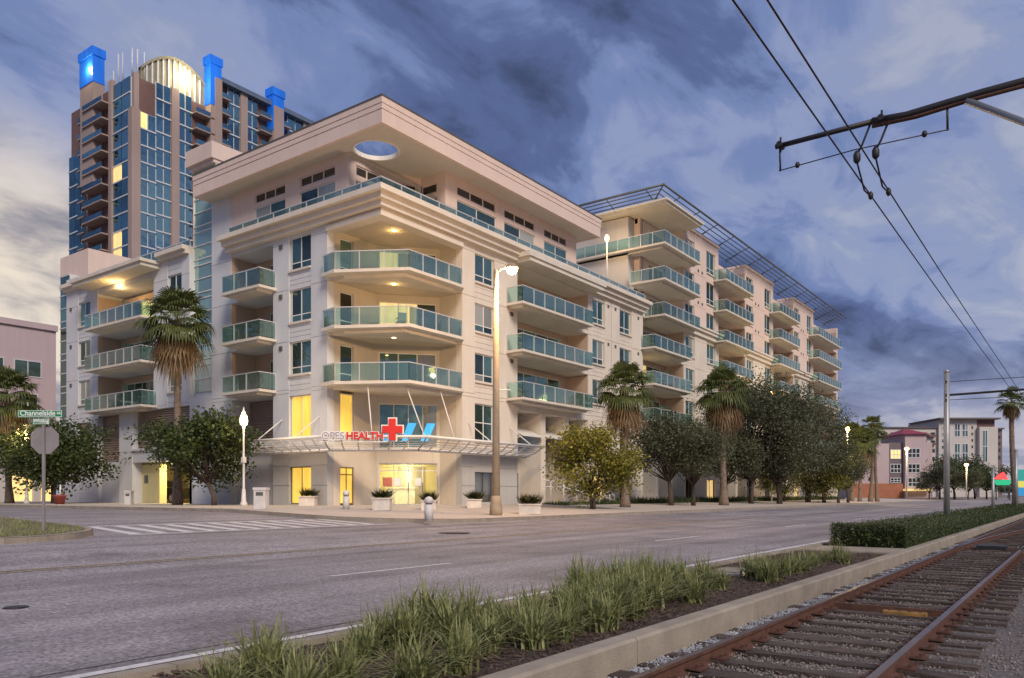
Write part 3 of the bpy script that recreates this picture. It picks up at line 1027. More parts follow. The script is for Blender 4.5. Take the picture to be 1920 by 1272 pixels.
    lv = add('louver', MB().box(50.48, 57.9, -.5, -.42, 4.75, 7.57, FL), louver_m, T)
    for k in range(17): add('slat', MB().box(50.5, 57.88, -.42, -.30, 4.78 + k * .165, 4.88 + k * .165, FL), louver_m, lv)
    lv = add('louver', MB().box(59.85, 63.53, -.6, -.52, 3.9, 7.57, FL), louver_m, T)
    for k in range(20): add('slat', MB().box(59.87, 63.5, -.52, -.42, 4.0 + k * .178, 4.1 + k * .178, FL), louver_m, lv)
    wg.box(59.85, 63.53, -.7, -.3, G, 3.9, FL)
    # garage entrance
    gi = add('garage', MB().box(62.0, 62.3, -9, -.75, G, 3.75, FL).box(50.2, 50.48, -9, -.45, G, 3.75, FL).box(50.2, 62.3, -9.3, -9, G, 3.75, FL).box(50.2, 62.0, -9, -.75, 3.6, 3.74, FL)
             .box(55.7, 57.9, -.9, -.6, G, 3.6, FL).box(55.3, 55.69, -1.1, -.55, G, 3.6, FL), yellow_wall, T)
    add('garage_pipe', MB().tube([FL.P(50.6, -1.2, 3.35), FL.P(58.5, -1.2, 3.4)], .09, 8), dark_steel, gi)
    for s_ in (52.4, 55.2):
        mb = MB().box(s_ - .8, s_ + .8, -4.1, -3.9, 3.5, 3.58, FL); add('tube_light', mb, lamp_w, gi)
    l = bpy.data.lights.new('garage lamp', 'POINT'); l.energy = 260; l.color = (1, .80, .36); l.shadow_soft_size = .5
    o = bpy.data.objects.new('garage_lamp', l); col.objects.link(o); o.parent = T; o.matrix_parent_inverse = Matrix.Translation(-Vector(T.location)); o.location = FL.P(54.0, -1.4, 3.3)
    add('garage_sign', MB().box(57.0, 57.5, -.6, -.56, 2.2, 2.8, FL), dark_alu, gi)
    wb.box(50.2, 50.48, -.42, -.02, G, 3.75, FL)

    # ------------------------------------------------ face on the avenue, up to the step in height
    pier(w, FR, 37.6, 38.85, G, 17.3, -.5, 0, JT)
    wins = [(zf + .8, zf + 2.6) for zf in (Z3, Z4, Z5)]
    spandrels(w, FR, 38.85, 40.95, G, 17.3, wins + [(4.8, 7.2), (.85, 2.8)])
    for (a, b) in wins: window(T, FR, 38.95, 40.85, a, b, -.16, 2, .25)
    window(T, FR, 38.95, 40.85, 4.8, 7.2, -.18, 2, .5)
    window(T, FR, 38.95, 40.85, .85, 2.8, -.2, 2, None, shop_g, dark_alu, False)
    add('blind', MB().box(39.0, 40.8, -.5, -.45, .86, 2.78, FR), yellow_wall, T)
    pier(w, FR, 40.95, 43.5, G, 17.3, -2.1, 0, JT)

    def avenue_bay(rs0, rs1, floors, wallmb, zlow, ztop, b0, b1, lit={}, doorcols=5):
        for zf in floors:
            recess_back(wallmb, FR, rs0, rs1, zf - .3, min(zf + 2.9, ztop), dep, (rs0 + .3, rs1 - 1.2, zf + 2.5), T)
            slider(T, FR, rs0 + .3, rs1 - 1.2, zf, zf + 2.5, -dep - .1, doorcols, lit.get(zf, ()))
            wallmb.box(rs0, rs1, -dep, 0, zf - .28, zf - .003, FR)
            balcony(T, FR, b0, b1, zf, 1.4)
            add('divider', MB().box((rs0 + rs1) / 2, (rs0 + rs1) / 2 + .05, -dep, .4, zf + .01, zf + 1.75, FR), rail_g, T)

    def window_col(s0, s1, floors, wallmb, z0, z1, courses=True, extra=(), a=.75, b=2.65, split=.25):
        ops = [(zf + a, zf + b) for zf in floors]
        spandrels(wallmb, FR, s0 - .1, s1 + .1, z0, z1, ops + list(extra), courses=courses)
        for (p, q) in ops: window(T, FR, s0, s1, p, q, -.16, 2, split)

    low = (Z3, Z4, Z5); high = (Z6, Z7, Z8)
    avenue_bay(43.5, 53.0, low, w, Z3, 17.3, 42.2, 51.5)
    w.box(43.5, 53.0, -dep - .2, -.05, 17.05, 17.3, FR)
    add('balcony_roof', MB().box(43.2, 53.2, .0, 1.3, 17.2, 17.48, FR).box(43.0, 53.4, 0, 1.42, 17.482, 17.8, FR), slab_m, T)
    pier(w, FR, 53.0, 53.65, G, 17.3, -2.1, 0, JT)
    window_col(53.75, 55.5, low, w, G, 17.3, True, [(4.8, 6.6), (.9, 2.9)])
    pier(w, FR, 55.6, 56.55, G, 17.3, -.4, .05, JT); pier(w, FR, 56.65, 58.05, G, 17.3, -.4, .05, JT)
    window_col(58.2, 60.1, low, w, G, 17.3, True, [(4.8, 6.6), (.9, 2.9)])
    pier(w, FR, 60.2, 62.3, G, 17.3, -2.1, .05, JT)
    # the taller part: cream up to the cornice, peach above
    bays = [(62.3, 71.1, 61.9, 69.9), (80.0, 88.1, 78.6, 87.2), (98.1, 106.5, 96.5, 105.0), (116.0, 129.0, 113.6, 126.5)]
    for i, (a, b, b0, b1) in enumerate(bays):
        avenue_bay(a, b, low, w, Z3, 17.3, b0, b1, {Z4: (1, 2)} if i == 0 else {})
        if i: avenue_bay(a, b, high, wp, Z6, 27.0, b0, b1)
        if i: wp.box(a, b, -dep - .2, -.05 - dep + .06, 26.7, 27.3, FR)
    for (a, b) in ((71.1, 80.0), (88.1, 98.1), (106.5, 116.0)):
        for (mb, z0, z1, fl, cs, dd) in ((w, G, 17.3, low, True, 0.05), (wp, 18.25, 27.5, high, False, 0.0)):
            pier(mb, FR, a, a + .35, z0, z1, -2.1, dd, JT)
            window_col(a + .45, a + 2.5, fl, mb, z0, z1, cs, ((4.8, 6.6), (.9, 2.9)) if mb is w else (), .45 if mb is wp else .75, 2.7)
            pier(mb, FR, a + 2.6, b - 3.25, z0, z1, -.4, dd, JT if mb is w else (Z7 - .3, Z8 - .3))
            window_col(b - 3.15, b - 1.0, fl, mb, z0, z1, cs, ((4.8, 6.6), (.9, 2.9)) if mb is w else (), .45 if mb is wp else .75, 2.7)
            pier(mb, FR, b - .9, b, z0, z1, -2.1, dd, JT if mb is w else (Z7 - .3, Z8 - .3))
        add('cornice', MB().box(a + .02, b - .02, -.4, .28, 17.3, 17.75, FR).box(a, b, -.4, .5, 17.752, 18.05, FR).box(a - .05, b + .05, -.4, .62, 18.052, 18.25, FR), cream, T)
        add('parapet', MB().box(a - .05, b + .05, -2.2, .12, 27.5, 27.75, FR).box(a, b, -2.2, .05, 27.2, 27.5, FR) if False else MB().box(a - .05, b + .05, -2.2, .12, 27.5, 27.75, FR), pink, T)
        for zf in (Z6, Z7, Z8):
            for s_ in (a + 3.5, a + 4.5):
                add('wall_vent', MB().box(s_ - .13, s_ + .13, 0, .05, zf - .05, zf + .2, FR), dark_alu, T)
    w.box(129.0, 129.6, -2.1, 0.0, G, 17.3, FR); wp.box(129.0, 129.6, -2.1, 0.0, 17.3, 27.5, FR)
    # street level of the avenue face: pilasters, shop windows, awnings
    for i, (a, b) in enumerate(((43.5, 53.0), (62.3, 71.1), (80.0, 88.1), (98.1, 106.5), (116.0, 129.0))):
        mb_ = wb if i == 0 else wgreen
        mb_.box(a, b, -dep - .3, -dep, G, Z3 - .3, FR)
        w.box(a, b, -dep, -.02, 7.2, Z3 - .29, FR)
        n = 3 if i == 0 else 3
        wd = (b - a) / n
        for k in range(n):
            s0 = a + wd * k + .35; s1 = a + wd * (k + 1) - .5
            window(T, FR, s0, s1, .85, 3.0, -dep + .06, 2, None, dark_g, alu, False)
            window(T, FR, s0, s1, 4.0, 6.5, -dep + .06, 2, .55, win_g, alu, False)
            if k: w.box(a + wd * k - .3, a + wd * k + .3, -dep, .0, G, 7.2, FR)
            aw = MB()
            p = [FR.P(s0 - .1, -dep + .1, 6.35), FR.P(s1 + .1, -dep + .1, 6.35), FR.P(s1 + .1, .35, 5.45), FR.P(s0 - .1, .35, 5.45)]
            q = [(x, y, z - .06) for x, y, z in p]
            aw.quad(*p); aw.quad(*q[::-1])
            for e in range(4): aw.quad(p[e], q[e], q[(e + 1) % 4], p[(e + 1) % 4])
            aw.tube([FR.P(s0, .3, 5.45), FR.P(s0, -dep + .1, 4.9)], .03, 6); aw.tube([FR.P(s1, .3, 5.45), FR.P(s1, -dep + .1, 4.9)], .03, 6)
            add('awning', aw, white_m, T)
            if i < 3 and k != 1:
                add('blue_glow_panel', MB().box(s0 + .2, s1 - .2, -dep + .12, -dep + .16, 4.2, 5.1, FR), cyan_e, T)  # plain glowing blue panel before the upper window
    for k, (a, b) in enumerate(((53.75, 55.5), (58.2, 60.1), (71.55, 73.6), (76.85, 79.0), (88.55, 90.6), (94.95, 97.1), (106.95, 109.0), (112.85, 115.0))):
        window(T, FR, a, b, 4.8, 6.6, -.2, 2, None, win_g, white_m, True)
        window(T, FR, a, b, .9, 2.9, -.2, 2, None, dark_g if k % 3 else lit_w, dark_alu, False)

    # ------------------------------------------------ the cut corner
    def poly_slab(mb, pts, z0, z1): mb.prism(pts, z0, z1)
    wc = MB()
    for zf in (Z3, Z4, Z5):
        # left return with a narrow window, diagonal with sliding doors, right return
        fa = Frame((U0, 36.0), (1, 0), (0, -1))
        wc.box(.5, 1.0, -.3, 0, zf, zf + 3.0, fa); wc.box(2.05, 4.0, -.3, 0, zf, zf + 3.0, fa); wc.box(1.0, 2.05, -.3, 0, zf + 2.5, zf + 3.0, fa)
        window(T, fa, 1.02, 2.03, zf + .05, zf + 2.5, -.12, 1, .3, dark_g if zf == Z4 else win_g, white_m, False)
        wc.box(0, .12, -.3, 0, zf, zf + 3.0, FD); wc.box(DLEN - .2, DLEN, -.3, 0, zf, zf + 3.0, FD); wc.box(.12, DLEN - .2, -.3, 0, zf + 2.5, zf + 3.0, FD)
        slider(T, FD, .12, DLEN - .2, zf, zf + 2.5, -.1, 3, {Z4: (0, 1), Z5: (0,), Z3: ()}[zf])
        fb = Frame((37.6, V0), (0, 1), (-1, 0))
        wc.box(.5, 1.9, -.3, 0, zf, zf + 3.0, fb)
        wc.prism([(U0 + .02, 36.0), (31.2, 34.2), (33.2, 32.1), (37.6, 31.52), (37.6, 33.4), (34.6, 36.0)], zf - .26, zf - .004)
        pth = [(30.25, 35.95), (30.05, 34.7), (32.3, 31.0), (36.9, 31.0), (37.5, 31.45)]
        mb = MB()
        poly = [(30.1, 35.98), (30.0, 34.7), (32.2, 30.85), (37.0, 30.85), (37.58, 31.48), (33.2, 33.5)]
        mb.prism(poly, zf - .17, zf + .004)
        mb.prism([(30.7, 35.6), (30.75, 34.7), (32.5, 31.5), (36.7, 31.5), (37.2, 31.6), (33.4, 33.6)], zf - .36, zf - .172)
        o = add('balcony', mb, slab_m, T)
        railing(o, WORLD, pth, zf, step=1.25)
        ceiling_lamp(T, (33.3, 33.2, zf + 2.9), {Z3: 0.1, Z4: 7, Z5: 11}[zf])
    wc.prism([(U0 + .05, 36.0), (U0 + .05, 31.55), (37.6, 31.55), (37.6, 33.4), (34.6, 36.0)], 17.08, 17.28)
    # street storeys of the cut corner
    fa = Frame((U0, 36.0), (1, 0), (0, -1)); fb = Frame((37.6, V0), (0, 1), (-1, 0))
    wc.box(.5, 1.0, -.3, 0, G, Z3 - .26, fa); wc.box(2.1, 4.0, -.3, 0, G, Z3 - .26, fa); wc.box(1.0, 2.1, -.3, 0, 3.0, 4.7, fa)
    window(T, fa, 1.02, 2.08, 4.7, 7.45, -.12, 1, None, lit_y, white_m, False)
    window(T, fa, 1.02, 2.08, .78, 3.0, -.12, 2, .8, lit_y, yellow_m, False)
    wc.box(0, .12, -.3, 0, G, Z3 - .26, FD); wc.box(DLEN - .12, DLEN, -.3, 0, G, Z3 - .26, FD); wc.box(.12, DLEN - .12, -.3, 0, 3.35, 4.3, FD); wc.box(.12, DLEN - .12, -.3, 0, 7.1, Z3 - .26, FD)
    window(T, FD, .12, DLEN - .12, 4.3, 7.1, -.1, 4, None, win_g, white_m, False)
    for k, a in enumerate((.35, 1.55, 2.75)):          # blue reflections in the first floor glass, put in as glowing quads
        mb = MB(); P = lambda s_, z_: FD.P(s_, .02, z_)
        mb.quad(P(a, 4.75), P(a + .45, 4.75), P(a + .95, 5.9), P(a + .4, 5.9)); add('blue_glow_panel', mb, cyan_e, T)
    sh = window(T, FD, .12, DLEN - .12, G, 3.35, -.1, 4, .82, shop_g, alu, False, name='shopfront')
    for a in (1.25, 2.15):
        add('door_handle', MB().box(a + .7, a + .74, -.02, .05, 1.5, 2.1, FD), dark_alu, sh)
    for a in (1.0, 2.3): add('notice', MB().box(a + .1, a + .5, -.07, -.06, 1.9, 2.4, FD), sign_white, sh)
    wc.box(.5, 1.9, -.3, 0, G, Z3 - .26, fb)
    # lit lobby behind the shopfront
    lob = MB()
    lob.box(-.6, DLEN + .6, -3.6, -3.4, G, 3.4, FD); lob.box(-.9, -.6, -3.6, -.35, G, 3.4, FD); lob.box(DLEN + .6, DLEN + .9, -3.6, -.35, G, 3.4, FD)
    lob.box(-.6, DLEN + .6, -3.4, -.35, 3.25, 3.38, FD); lob.box(-.6, DLEN + .6, -3.4, -.2, G - .1, G + .01, FD)
    o = add('lobby', lob, yellow_wall, T)
    add('reception_desk', MB().box(.8, 2.6, -2.6, -2.0, G + .01, 1.75, FD).box(.7, 2.7, -2.65, -1.9, 1.752, 1.82, FD), white_m, o)
    add('lobby_picture', MB().box(.6, 1.2, -3.39, -3.36, 1.9, 2.5, FD).box(2.2, 3.0, -3.39, -3.36, 1.8, 2.4, FD), terracotta, o)
    l = bpy.data.lights.new('lobby lamp', 'POINT'); l.energy = 140; l.color = (1, .80, .42); l.shadow_soft_size = .5
    lo = bpy.data.objects.new('lobby_lamp', l); col.objects.link(lo); lo.parent = T; lo.matrix_parent_inverse = Matrix.Translation(-Vector(T.location)); lo.location = FD.P(DLEN / 2, -1.6, 2.7)

    # ------------------------------------------------ cornice, terrace rail, penthouse, roof
    for i, (z0, z1, d) in enumerate(((16.85, 17.15, .12), (17.3, 17.62, .34), (17.622, 17.95, .58), (17.952, 18.25, .85))):
        mb = MB()
        if i == 0:
            mb.box(U0 - d, U0 + .6, V0 - d, 36.0, z0, z1); mb.box(U0 + .6, 37.6, V0 - d, V0 + .6, z0, z1)
            mb.box(U0 - d, U0 + .3, 39.9 - .0, 45.57, z0, z1) if False else None
            mb.box(U0 - .02, U0 + .6, V0 - .02, 36.0, 17.152, 17.3); mb.box(U0 + .6, 37.6, V0 - .02, V0 + .6, 17.152, 17.3)
        else:
            mb.box(U0 - d, U0 + .6, V0 - d, 45.6 + .1 * i, z0, z1); mb.box(U0 + .6, 62.3 + .1 * i, V0 - d, V0 + .6, z0, z1)
        add('cornice', mb, cream, T)
    tr = add('terrace_deck', MB().box(U0 + .6, 64.5, V0 + .6, 50, 17.35, 18.2), slab_m, T)
    railing(tr, WORLD, [(U0 - .3, 45.4), (U0 - .3, V0 - .3), (62.2, V0 - .3)], 17.96, .92, 1.6)
    add('terrace_rail', MB().tube([(52.3, V0 - .3, 18.55), (62.2, V0 - .3, 18.55)], .03, 6), alu, tr)
    # penthouse
    ph = wp
    def ph_bay(fr, s0, s1, cols):
        window(T, fr, s0, s1, 19.98, 20.62, -.1, cols, None, dark_g, pink, False, .09, name='clerestory')
        window(T, fr, s0, s1, 18.3, 19.72, -.1, 2, None, win_g, white_m, False, .06)
        ph.box(s0, s1, -.3, 0, 19.72, 19.98, fr); ph.box(s0, s1, -.3, 0, 20.62, 21.1, fr)
    rb = [(37.1, 41.1), (42.0, 45.65), (46.8, 49.9)]
    ph.box(36.0, 37.1, -.5, 0, 18.2, 21.1, FR); ph.box(41.1, 42.0, -.5, 0, 18.2, 21.1, FR); ph.box(45.65, 46.8, -.5, 0, 18.2, 21.1, FR); ph.box(49.9, 51.2, -3, 0, 18.2, 21.1, FR)
    for a, b in rb: ph_bay(FR, a, b, 3)
    lb = [(35.3, 38.5), (39.9, 43.0)]
    ph.box(34.3, 35.3, -.5, 0, 18.2, 21.1, FL); ph.box(38.5, 39.9, -.5, 0, 18.2, 21.1, FL); ph.box(43.0, 45.57, -.5, -.02, 18.2, 21.1, FL)
    for a, b in lb: ph_bay(FL, a, b, 3)
    fa = Frame((U0, 34.3), (1, 0), (0, -1)); fb = Frame((36.0, V0), (0, 1), (-1, 0))
    ph.box(.5, .7, -.3, 0, 18.2, 21.1, fa); ph_bay(fa, .7, 3.4, 3)
    ph.box(.5, .7, -.3, 0, 18.2, 21.1, fb); ph_bay(fb, .7, 2.0, 1)
    fd = Frame((34.0, 34.3), (2.0, -.8), (-.8, -2.0))
    ph.box(0, .3, -.3, 0, 18.2, 21.1, fd); ph.box(1.85, 2.15, -.3, 0, 18.2, 21.1, fd); ph_bay(fd, .3, 1.85, 2)
    # big roof with its round opening
    ru0, ru1, rv0, rv1 = 29.2, 52.3, 30.0, 47.7
    cu, cv, rr = 31.45, 32.75, 1.3
    bm = bmesh.new()
    outer = [bm.verts.new((x, y, 21.1)) for x, y in ((ru0 + .03, rv0 + .03), (ru1 - .03, rv0 + .03), (ru1 - .03, rv1 - .03), (ru0 + .03, rv1 - .03))]
    hole = [bm.verts.new((cu + rr * math.cos(2 * math.pi * k / 40), cv + rr * math.sin(2 * math.pi * k / 40), 21.1)) for k in range(40)]
    ed = [bm.edges.new((outer[k], outer[(k + 1) % 4])) for k in range(4)] + [bm.edges.new((hole[k], hole[(k + 1) % 40])) for k in range(40)]
    bmesh.ops.triangle_fill(bm, use_beauty=True, edges=ed)
    geo = bmesh.ops.extrude_face_region(bm, geom=bm.faces[:])
    for v_ in [g for g in geo['geom'] if isinstance(g, bmesh.types.BMVert)]: v_.co.z = 21.28
    bmesh.ops.recalc_face_normals(bm, faces=bm.faces[:])
    me = bpy.data.meshes.new('roof'); bm.to_mesh(me); bm.free(); me.materials.append(soffit_m)
    roof = put('roof', me, T)
    for (z0, z1, d) in ((21.07, 21.80, 0.0), (21.82, 22.10, 0.03), (22.12, 22.45, 0.06)):
        mb = MB()
        mb.box(ru0 - d, ru1 + d, rv0 - d, rv0 + .2, z0, z1); mb.box(ru0 - d, ru0 + .2, rv0 + .2, rv1, z0, z1)
        mb.box(ru1 - .2, ru1 + d, rv0 + .2, rv1, z0, z1); mb.box(ru0 + .2, ru1 - .2, rv1 - .2, rv1, z0, z1)
        add('fascia_band', mb, fascia_m, roof)
    mb = MB()
    mb.box(ru0 - .1, ru1 + .1, rv0 - .1, rv0 + .2, 22.452, 22.52); mb.box(ru0 - .1, ru0 + .2, rv0 + .2, rv1, 22.452, 22.52)
    add('roof_edge', mb, dark_alu, roof)
    rim = MB(); N = 40
    for k in range(N):
        a, b = 2 * math.pi * k / N, 2 * math.pi * (k + 1) / N
        f = lambda w_, r_, z_: (cu + r_ * math.cos(w_), cv + r_ * math.sin(w_), z_)
        rim.quad(f(a, rr + .06, 21.05), f(b, rr + .06, 21.05), f(b, rr - .05, 21.05), f(a, rr - .05, 21.05))
        rim.quad(f(a, rr - .05, 21.05), f(b, rr - .05, 21.05), f(b, rr - .05, 21.3), f(a, rr - .05, 21.3), smooth=True)
        rim.quad(f(a, rr + .06, 21.05), f(a, rr + .06, 21.12), f(b, rr + .06, 21.12), f(b, rr + .06, 21.05))
    add('oculus_rim', rim, white_m, roof)

    # ------------------------------------------------ upper corner of the taller part
    SS = Frame((65.5, 0), (0, 1), (-1, 0))
    for zf in (Z6, Z7, Z8):
        wp.box(64.6 + 1.6, 67.4, -dep - .2, -dep, zf - .3, zf + 3.2, FR); wp.box(70.6, 71.1, -dep - .2, -dep, zf - .3, zf + 3.2, FR)
        wp.box(67.4, 70.6, -dep - .2, -dep, zf + 2.6, zf + 3.2, FR)
        slider(T, FR, 67.4, 70.6, zf, zf + 2.6, -dep - .1, 3)
        wp.box(33.4, 35.2, -.4, -.0, zf - .3, zf + 3.2, SS)
        wp.box(35.2, 38.4, -.4, -.0, zf + 2.6, zf + 3.2, SS); slider(T, SS, 35.2, 38.4, zf, zf + 2.6, -.2, 3)
        wp.box(38.4, 48, -.4, 0, zf - .3, zf + 3.2, SS)
        vend = {Z6: 32.8, Z7: 33.6, Z8: 39.6}[zf]
        mb = MB()
        mb.box(65.5, 72.0, 30.1, 33.4, zf - .17, zf); mb.box(63.9, 65.5, 30.1, vend, zf - .17, zf)
        mb.box(65.4, 71.6, 30.6, 33.3, zf - .36, zf - .172); mb.box(64.4, 65.4, 30.6, vend - .2, zf - .36, zf - .172)
        o = add('balcony', mb, slab_m, T)
        railing(o, WORLD, [(63.96, vend - .05), (63.96, 30.16), (71.9, 30.16), (71.9, 31.4)], zf, step=1.25)
    wp.box(65.5, 129.3, 33.6, 33.9, 26.6, 27.3)
    add('corner_roof', MB().box(63.5, 71.4, 29.8, 48, 27.1, 27.32).box(63.3, 71.6, 29.6, 48, 27.322, 27.5), slab_m, T)
    # trellis along the roof edge
    zo, zi = 28.5, 27.55
    tb = MB()
    us_ = [66.5 + 4.5 * k for k in range(14)]
    for u in us_:
        tb.tube([(u, 29.75, zo), (u, 32.4, zi)], .045, 6); tb.tube([(u, 32.4, zi), (u, 32.4, 27.3)], .05, 6); tb.tube([(u, 30.6, zo - .3), (u, 32.4, 27.3)], .03, 6)
    for v in (31.5, 35.5, 39.5, 43.5):
        tb.tube([(62.9, v, zo), (65.5, v, zi)], .045, 6); tb.tube([(65.5, v, zi), (65.5, v, 27.4)], .05, 6)
    tb.tube([(62.9, 29.75, zo), (65.5, 32.4, zi)], .06, 6)
    tro = add('roof_trellis', tb, trellis_m, T)
    for k in range(7):
        f = k / 6; u = 62.9 + 2.6 * f; v = 29.75 + 2.65 * f; z = zo + (zi - zo) * f
        r_ = .11 if k == 0 else .055
        add('trellis_bar', MB().tube([(u, v, z), (127.5, v, z)], r_, 6), trellis_m, tro)
        add('trellis_bar', MB().tube([(u, v, z), (u, 46.5, z)], r_, 6), trellis_m, tro)
    add('aerial', MB().tube([(50.5, 40, 22.4), (50.5, 40, 26.2)], .05, 6).box(50.42, 50.58, 39.92, 40.08, 26.2, 26.5), dark_steel, T)

    # ------------------------------------------------ canopy over the corner entrance
    cz0, cz1 = 3.95, 4.62
    outer = [(28.9, 43.2), (28.9, 34.4), (32.5, 29.8), (44.3, 29.8)]
    inner = [(30.45, 43.2), (30.45, 35.6), (33.4, 31.35), (44.3, 31.35)]
    ca = MB()
    for a, b in zip(outer, outer[1:]): ca.tube([(*a, cz1), (*b, cz1)], .075, 8)
    for a, b in zip(inner, inner[1:]): ca.tube([(*a, cz0), (*b, cz0)], .09, 8)
    cano = add('entrance_canopy', ca, white_m, T)
    for (o0, o1), (i0, i1) in zip(zip(outer, outer[1:]), zip(inner, inner[1:])):
        l = (Vector(o1) - Vector(o0)).length; n = max(2, round(l / 1.0))
        for k in range(n + 1):
            t = k / n
            A = Vector(o0).lerp(Vector(o1), t); B = Vector(i0).lerp(Vector(i1), t)
            mid = A.lerp(B, .5)
            add('rib', MB().tube([(A.x, A.y, cz1), (mid.x, mid.y, (cz0 + cz1) / 2 - .09), (B.x, B.y, cz0)], .045, 6), white_m, cano)
        for q in range(1, 6):
            t = q / 6; z = cz1 + (cz0 - cz1) * t - .09 * math.sin(math.pi * t) + .06
            A = Vector(o0).lerp(Vector(i0), t); B = Vector(o1).lerp(Vector(i1), t)
            f = Frame(A, B - A, (-(B - A).y, (B - A).x))
            add('slat', MB().box(0, (B - A).length, -.06, .06, z - .015, z + .02, f), white_m, cano)
    for (a, b) in (((31.2, 33.2, Z3 - .3), (30.6, 32.2, 4.6)), ((32.6, 31.5, Z3 - .3), (32.4, 29.9, 4.6)), ((35.2, 31.2, Z3 - .3), (35.0, 29.9, 4.6)),
                   ((U0, 36.7, 6.0), (28.95, 36.9, 4.65)), ((U0, 40.2, 6.0), (28.95, 40.4, 4.65)), ((38.2, V0, 5.9), (38.4, 29.85, 4.65)), ((42.6, V0, 5.9), (42.8, 29.85, 4.65))):
        add('hanger_rod', MB().tube([a, b], .035, 6), white_m, cano)
    # lettering and cross on the canopy
    A, B = Vector((28.9, 34.4)), Vector((32.5, 29.8))
    d = (B - A).normalized(); nrm = Vector((d.y, -d.x))
    if nrm.x * 30 + nrm.y * 32 > 0: nrm = -nrm
    rot = Matrix(((d.x, 0, nrm.x), (d.y, 0, nrm.y), (0, 1, 0))).to_4x4()
    def sign(txt, t, z, size, m_, back=None, depth=.05, bold=.012, par=T, nm='sign_lettering', off=.1):
        me = text_mesh(txt, size, depth, m_, bold)
        p = A + d * t + nrm * off
        me.transform(Matrix.Translation((p.x, p.y, z)) @ rot)
        return put(nm, me, par)
    f = Frame(A, d, nrm)
    sb = add('sign', MB().box(-.15, 3.9, -.03, .03, 4.28, 4.36, f), white_m, T)
    gry = mat('sign grey', (.30, .25, .33), .5, .05, 2)
    sign('OPES', .62, 4.62, .56, sign_white, depth=.06, bold=.045, par=sb)
    sign('OPES', .62, 4.62, .56, gry, depth=.01, bold=-.004, par=sb, off=.17)
    sign('HEALTH', 2.38, 4.62, .56, sign_white, depth=.04, bold=.045, par=sb, off=.08)
    sign('HEALTH', 2.38, 4.62, .56, red_m, depth=.02, bold=.018, par=sb, off=.14)
    cr = MB(); c0, zc = 3.92, 5.0
    cr.box(c0 - .19, c0 + .19, .1, .2, zc - .60, zc + .60, f); cr.box(c0 - .56, c0 - .19, .1, .2, zc - .19, zc + .19, f); cr.box(c0 + .19, c0 + .56, .1, .2, zc - .19, zc + .19, f)
    add('red_cross', cr, red_m, sb)
    cr = MB(); cr.box(c0 - .26, c0 + .26, .04, .095, zc - .67, zc + .67, f); cr.box(c0 - .63, c0 - .26, .04, .095, zc - .26, zc + .26, f); cr.box(c0 + .26, c0 + .63, .04, .095, zc - .26, zc + .26, f)
    add('cross_border', cr, sign_white, sb)

    # walls collected above
    add('wall', w, cream, T); add('wall', wg, cool_st, T); add_clusters('base_wall', wb, base_st, T); add('wall', wp, pink, T); add('wall', wc, mat('beige loggia stucco', (0.58, 0.51, 0.42), .85, .06, .5, .12, 25), T); add('wall', wgreen, green_st, T)
    # solid core behind the loggias
    core = MB().box(38.0, 62.2, 36.3, 50, G, 17.3).box(33.0, 38.0, 40.0, 50, G, 17.3).box(40.95, 64.4, 34.0, 36.3, G, 17.3).box(33, 50.5, 50, 66, 4.0, 18.1).box(64.4, 129.4, 34.0, 50, G, 27.0)
    core.box(38, 51.0, 34.9, 47, 18.2, 21.05).box(33.5, 38, 38.0, 47, 18.2, 21.05)
    add('inner_core', core, soffit_m, T)
    for zf in (Z4, Z5, Z6 - .1):      # small vents and wall lights between the floors
        for (fr, s) in ((FL, 40.3), (FL, 68.0), (FR, 42.8), (FR, 56.1), (FR, 57.3), (FR, 61.4)):
            add('wall_vent', MB().box(s - .14, s + .14, .0, .08, zf - .75, zf - .5, fr), dark_alu, T)
    return T


wgreen = MB()
APT = apartment_building()


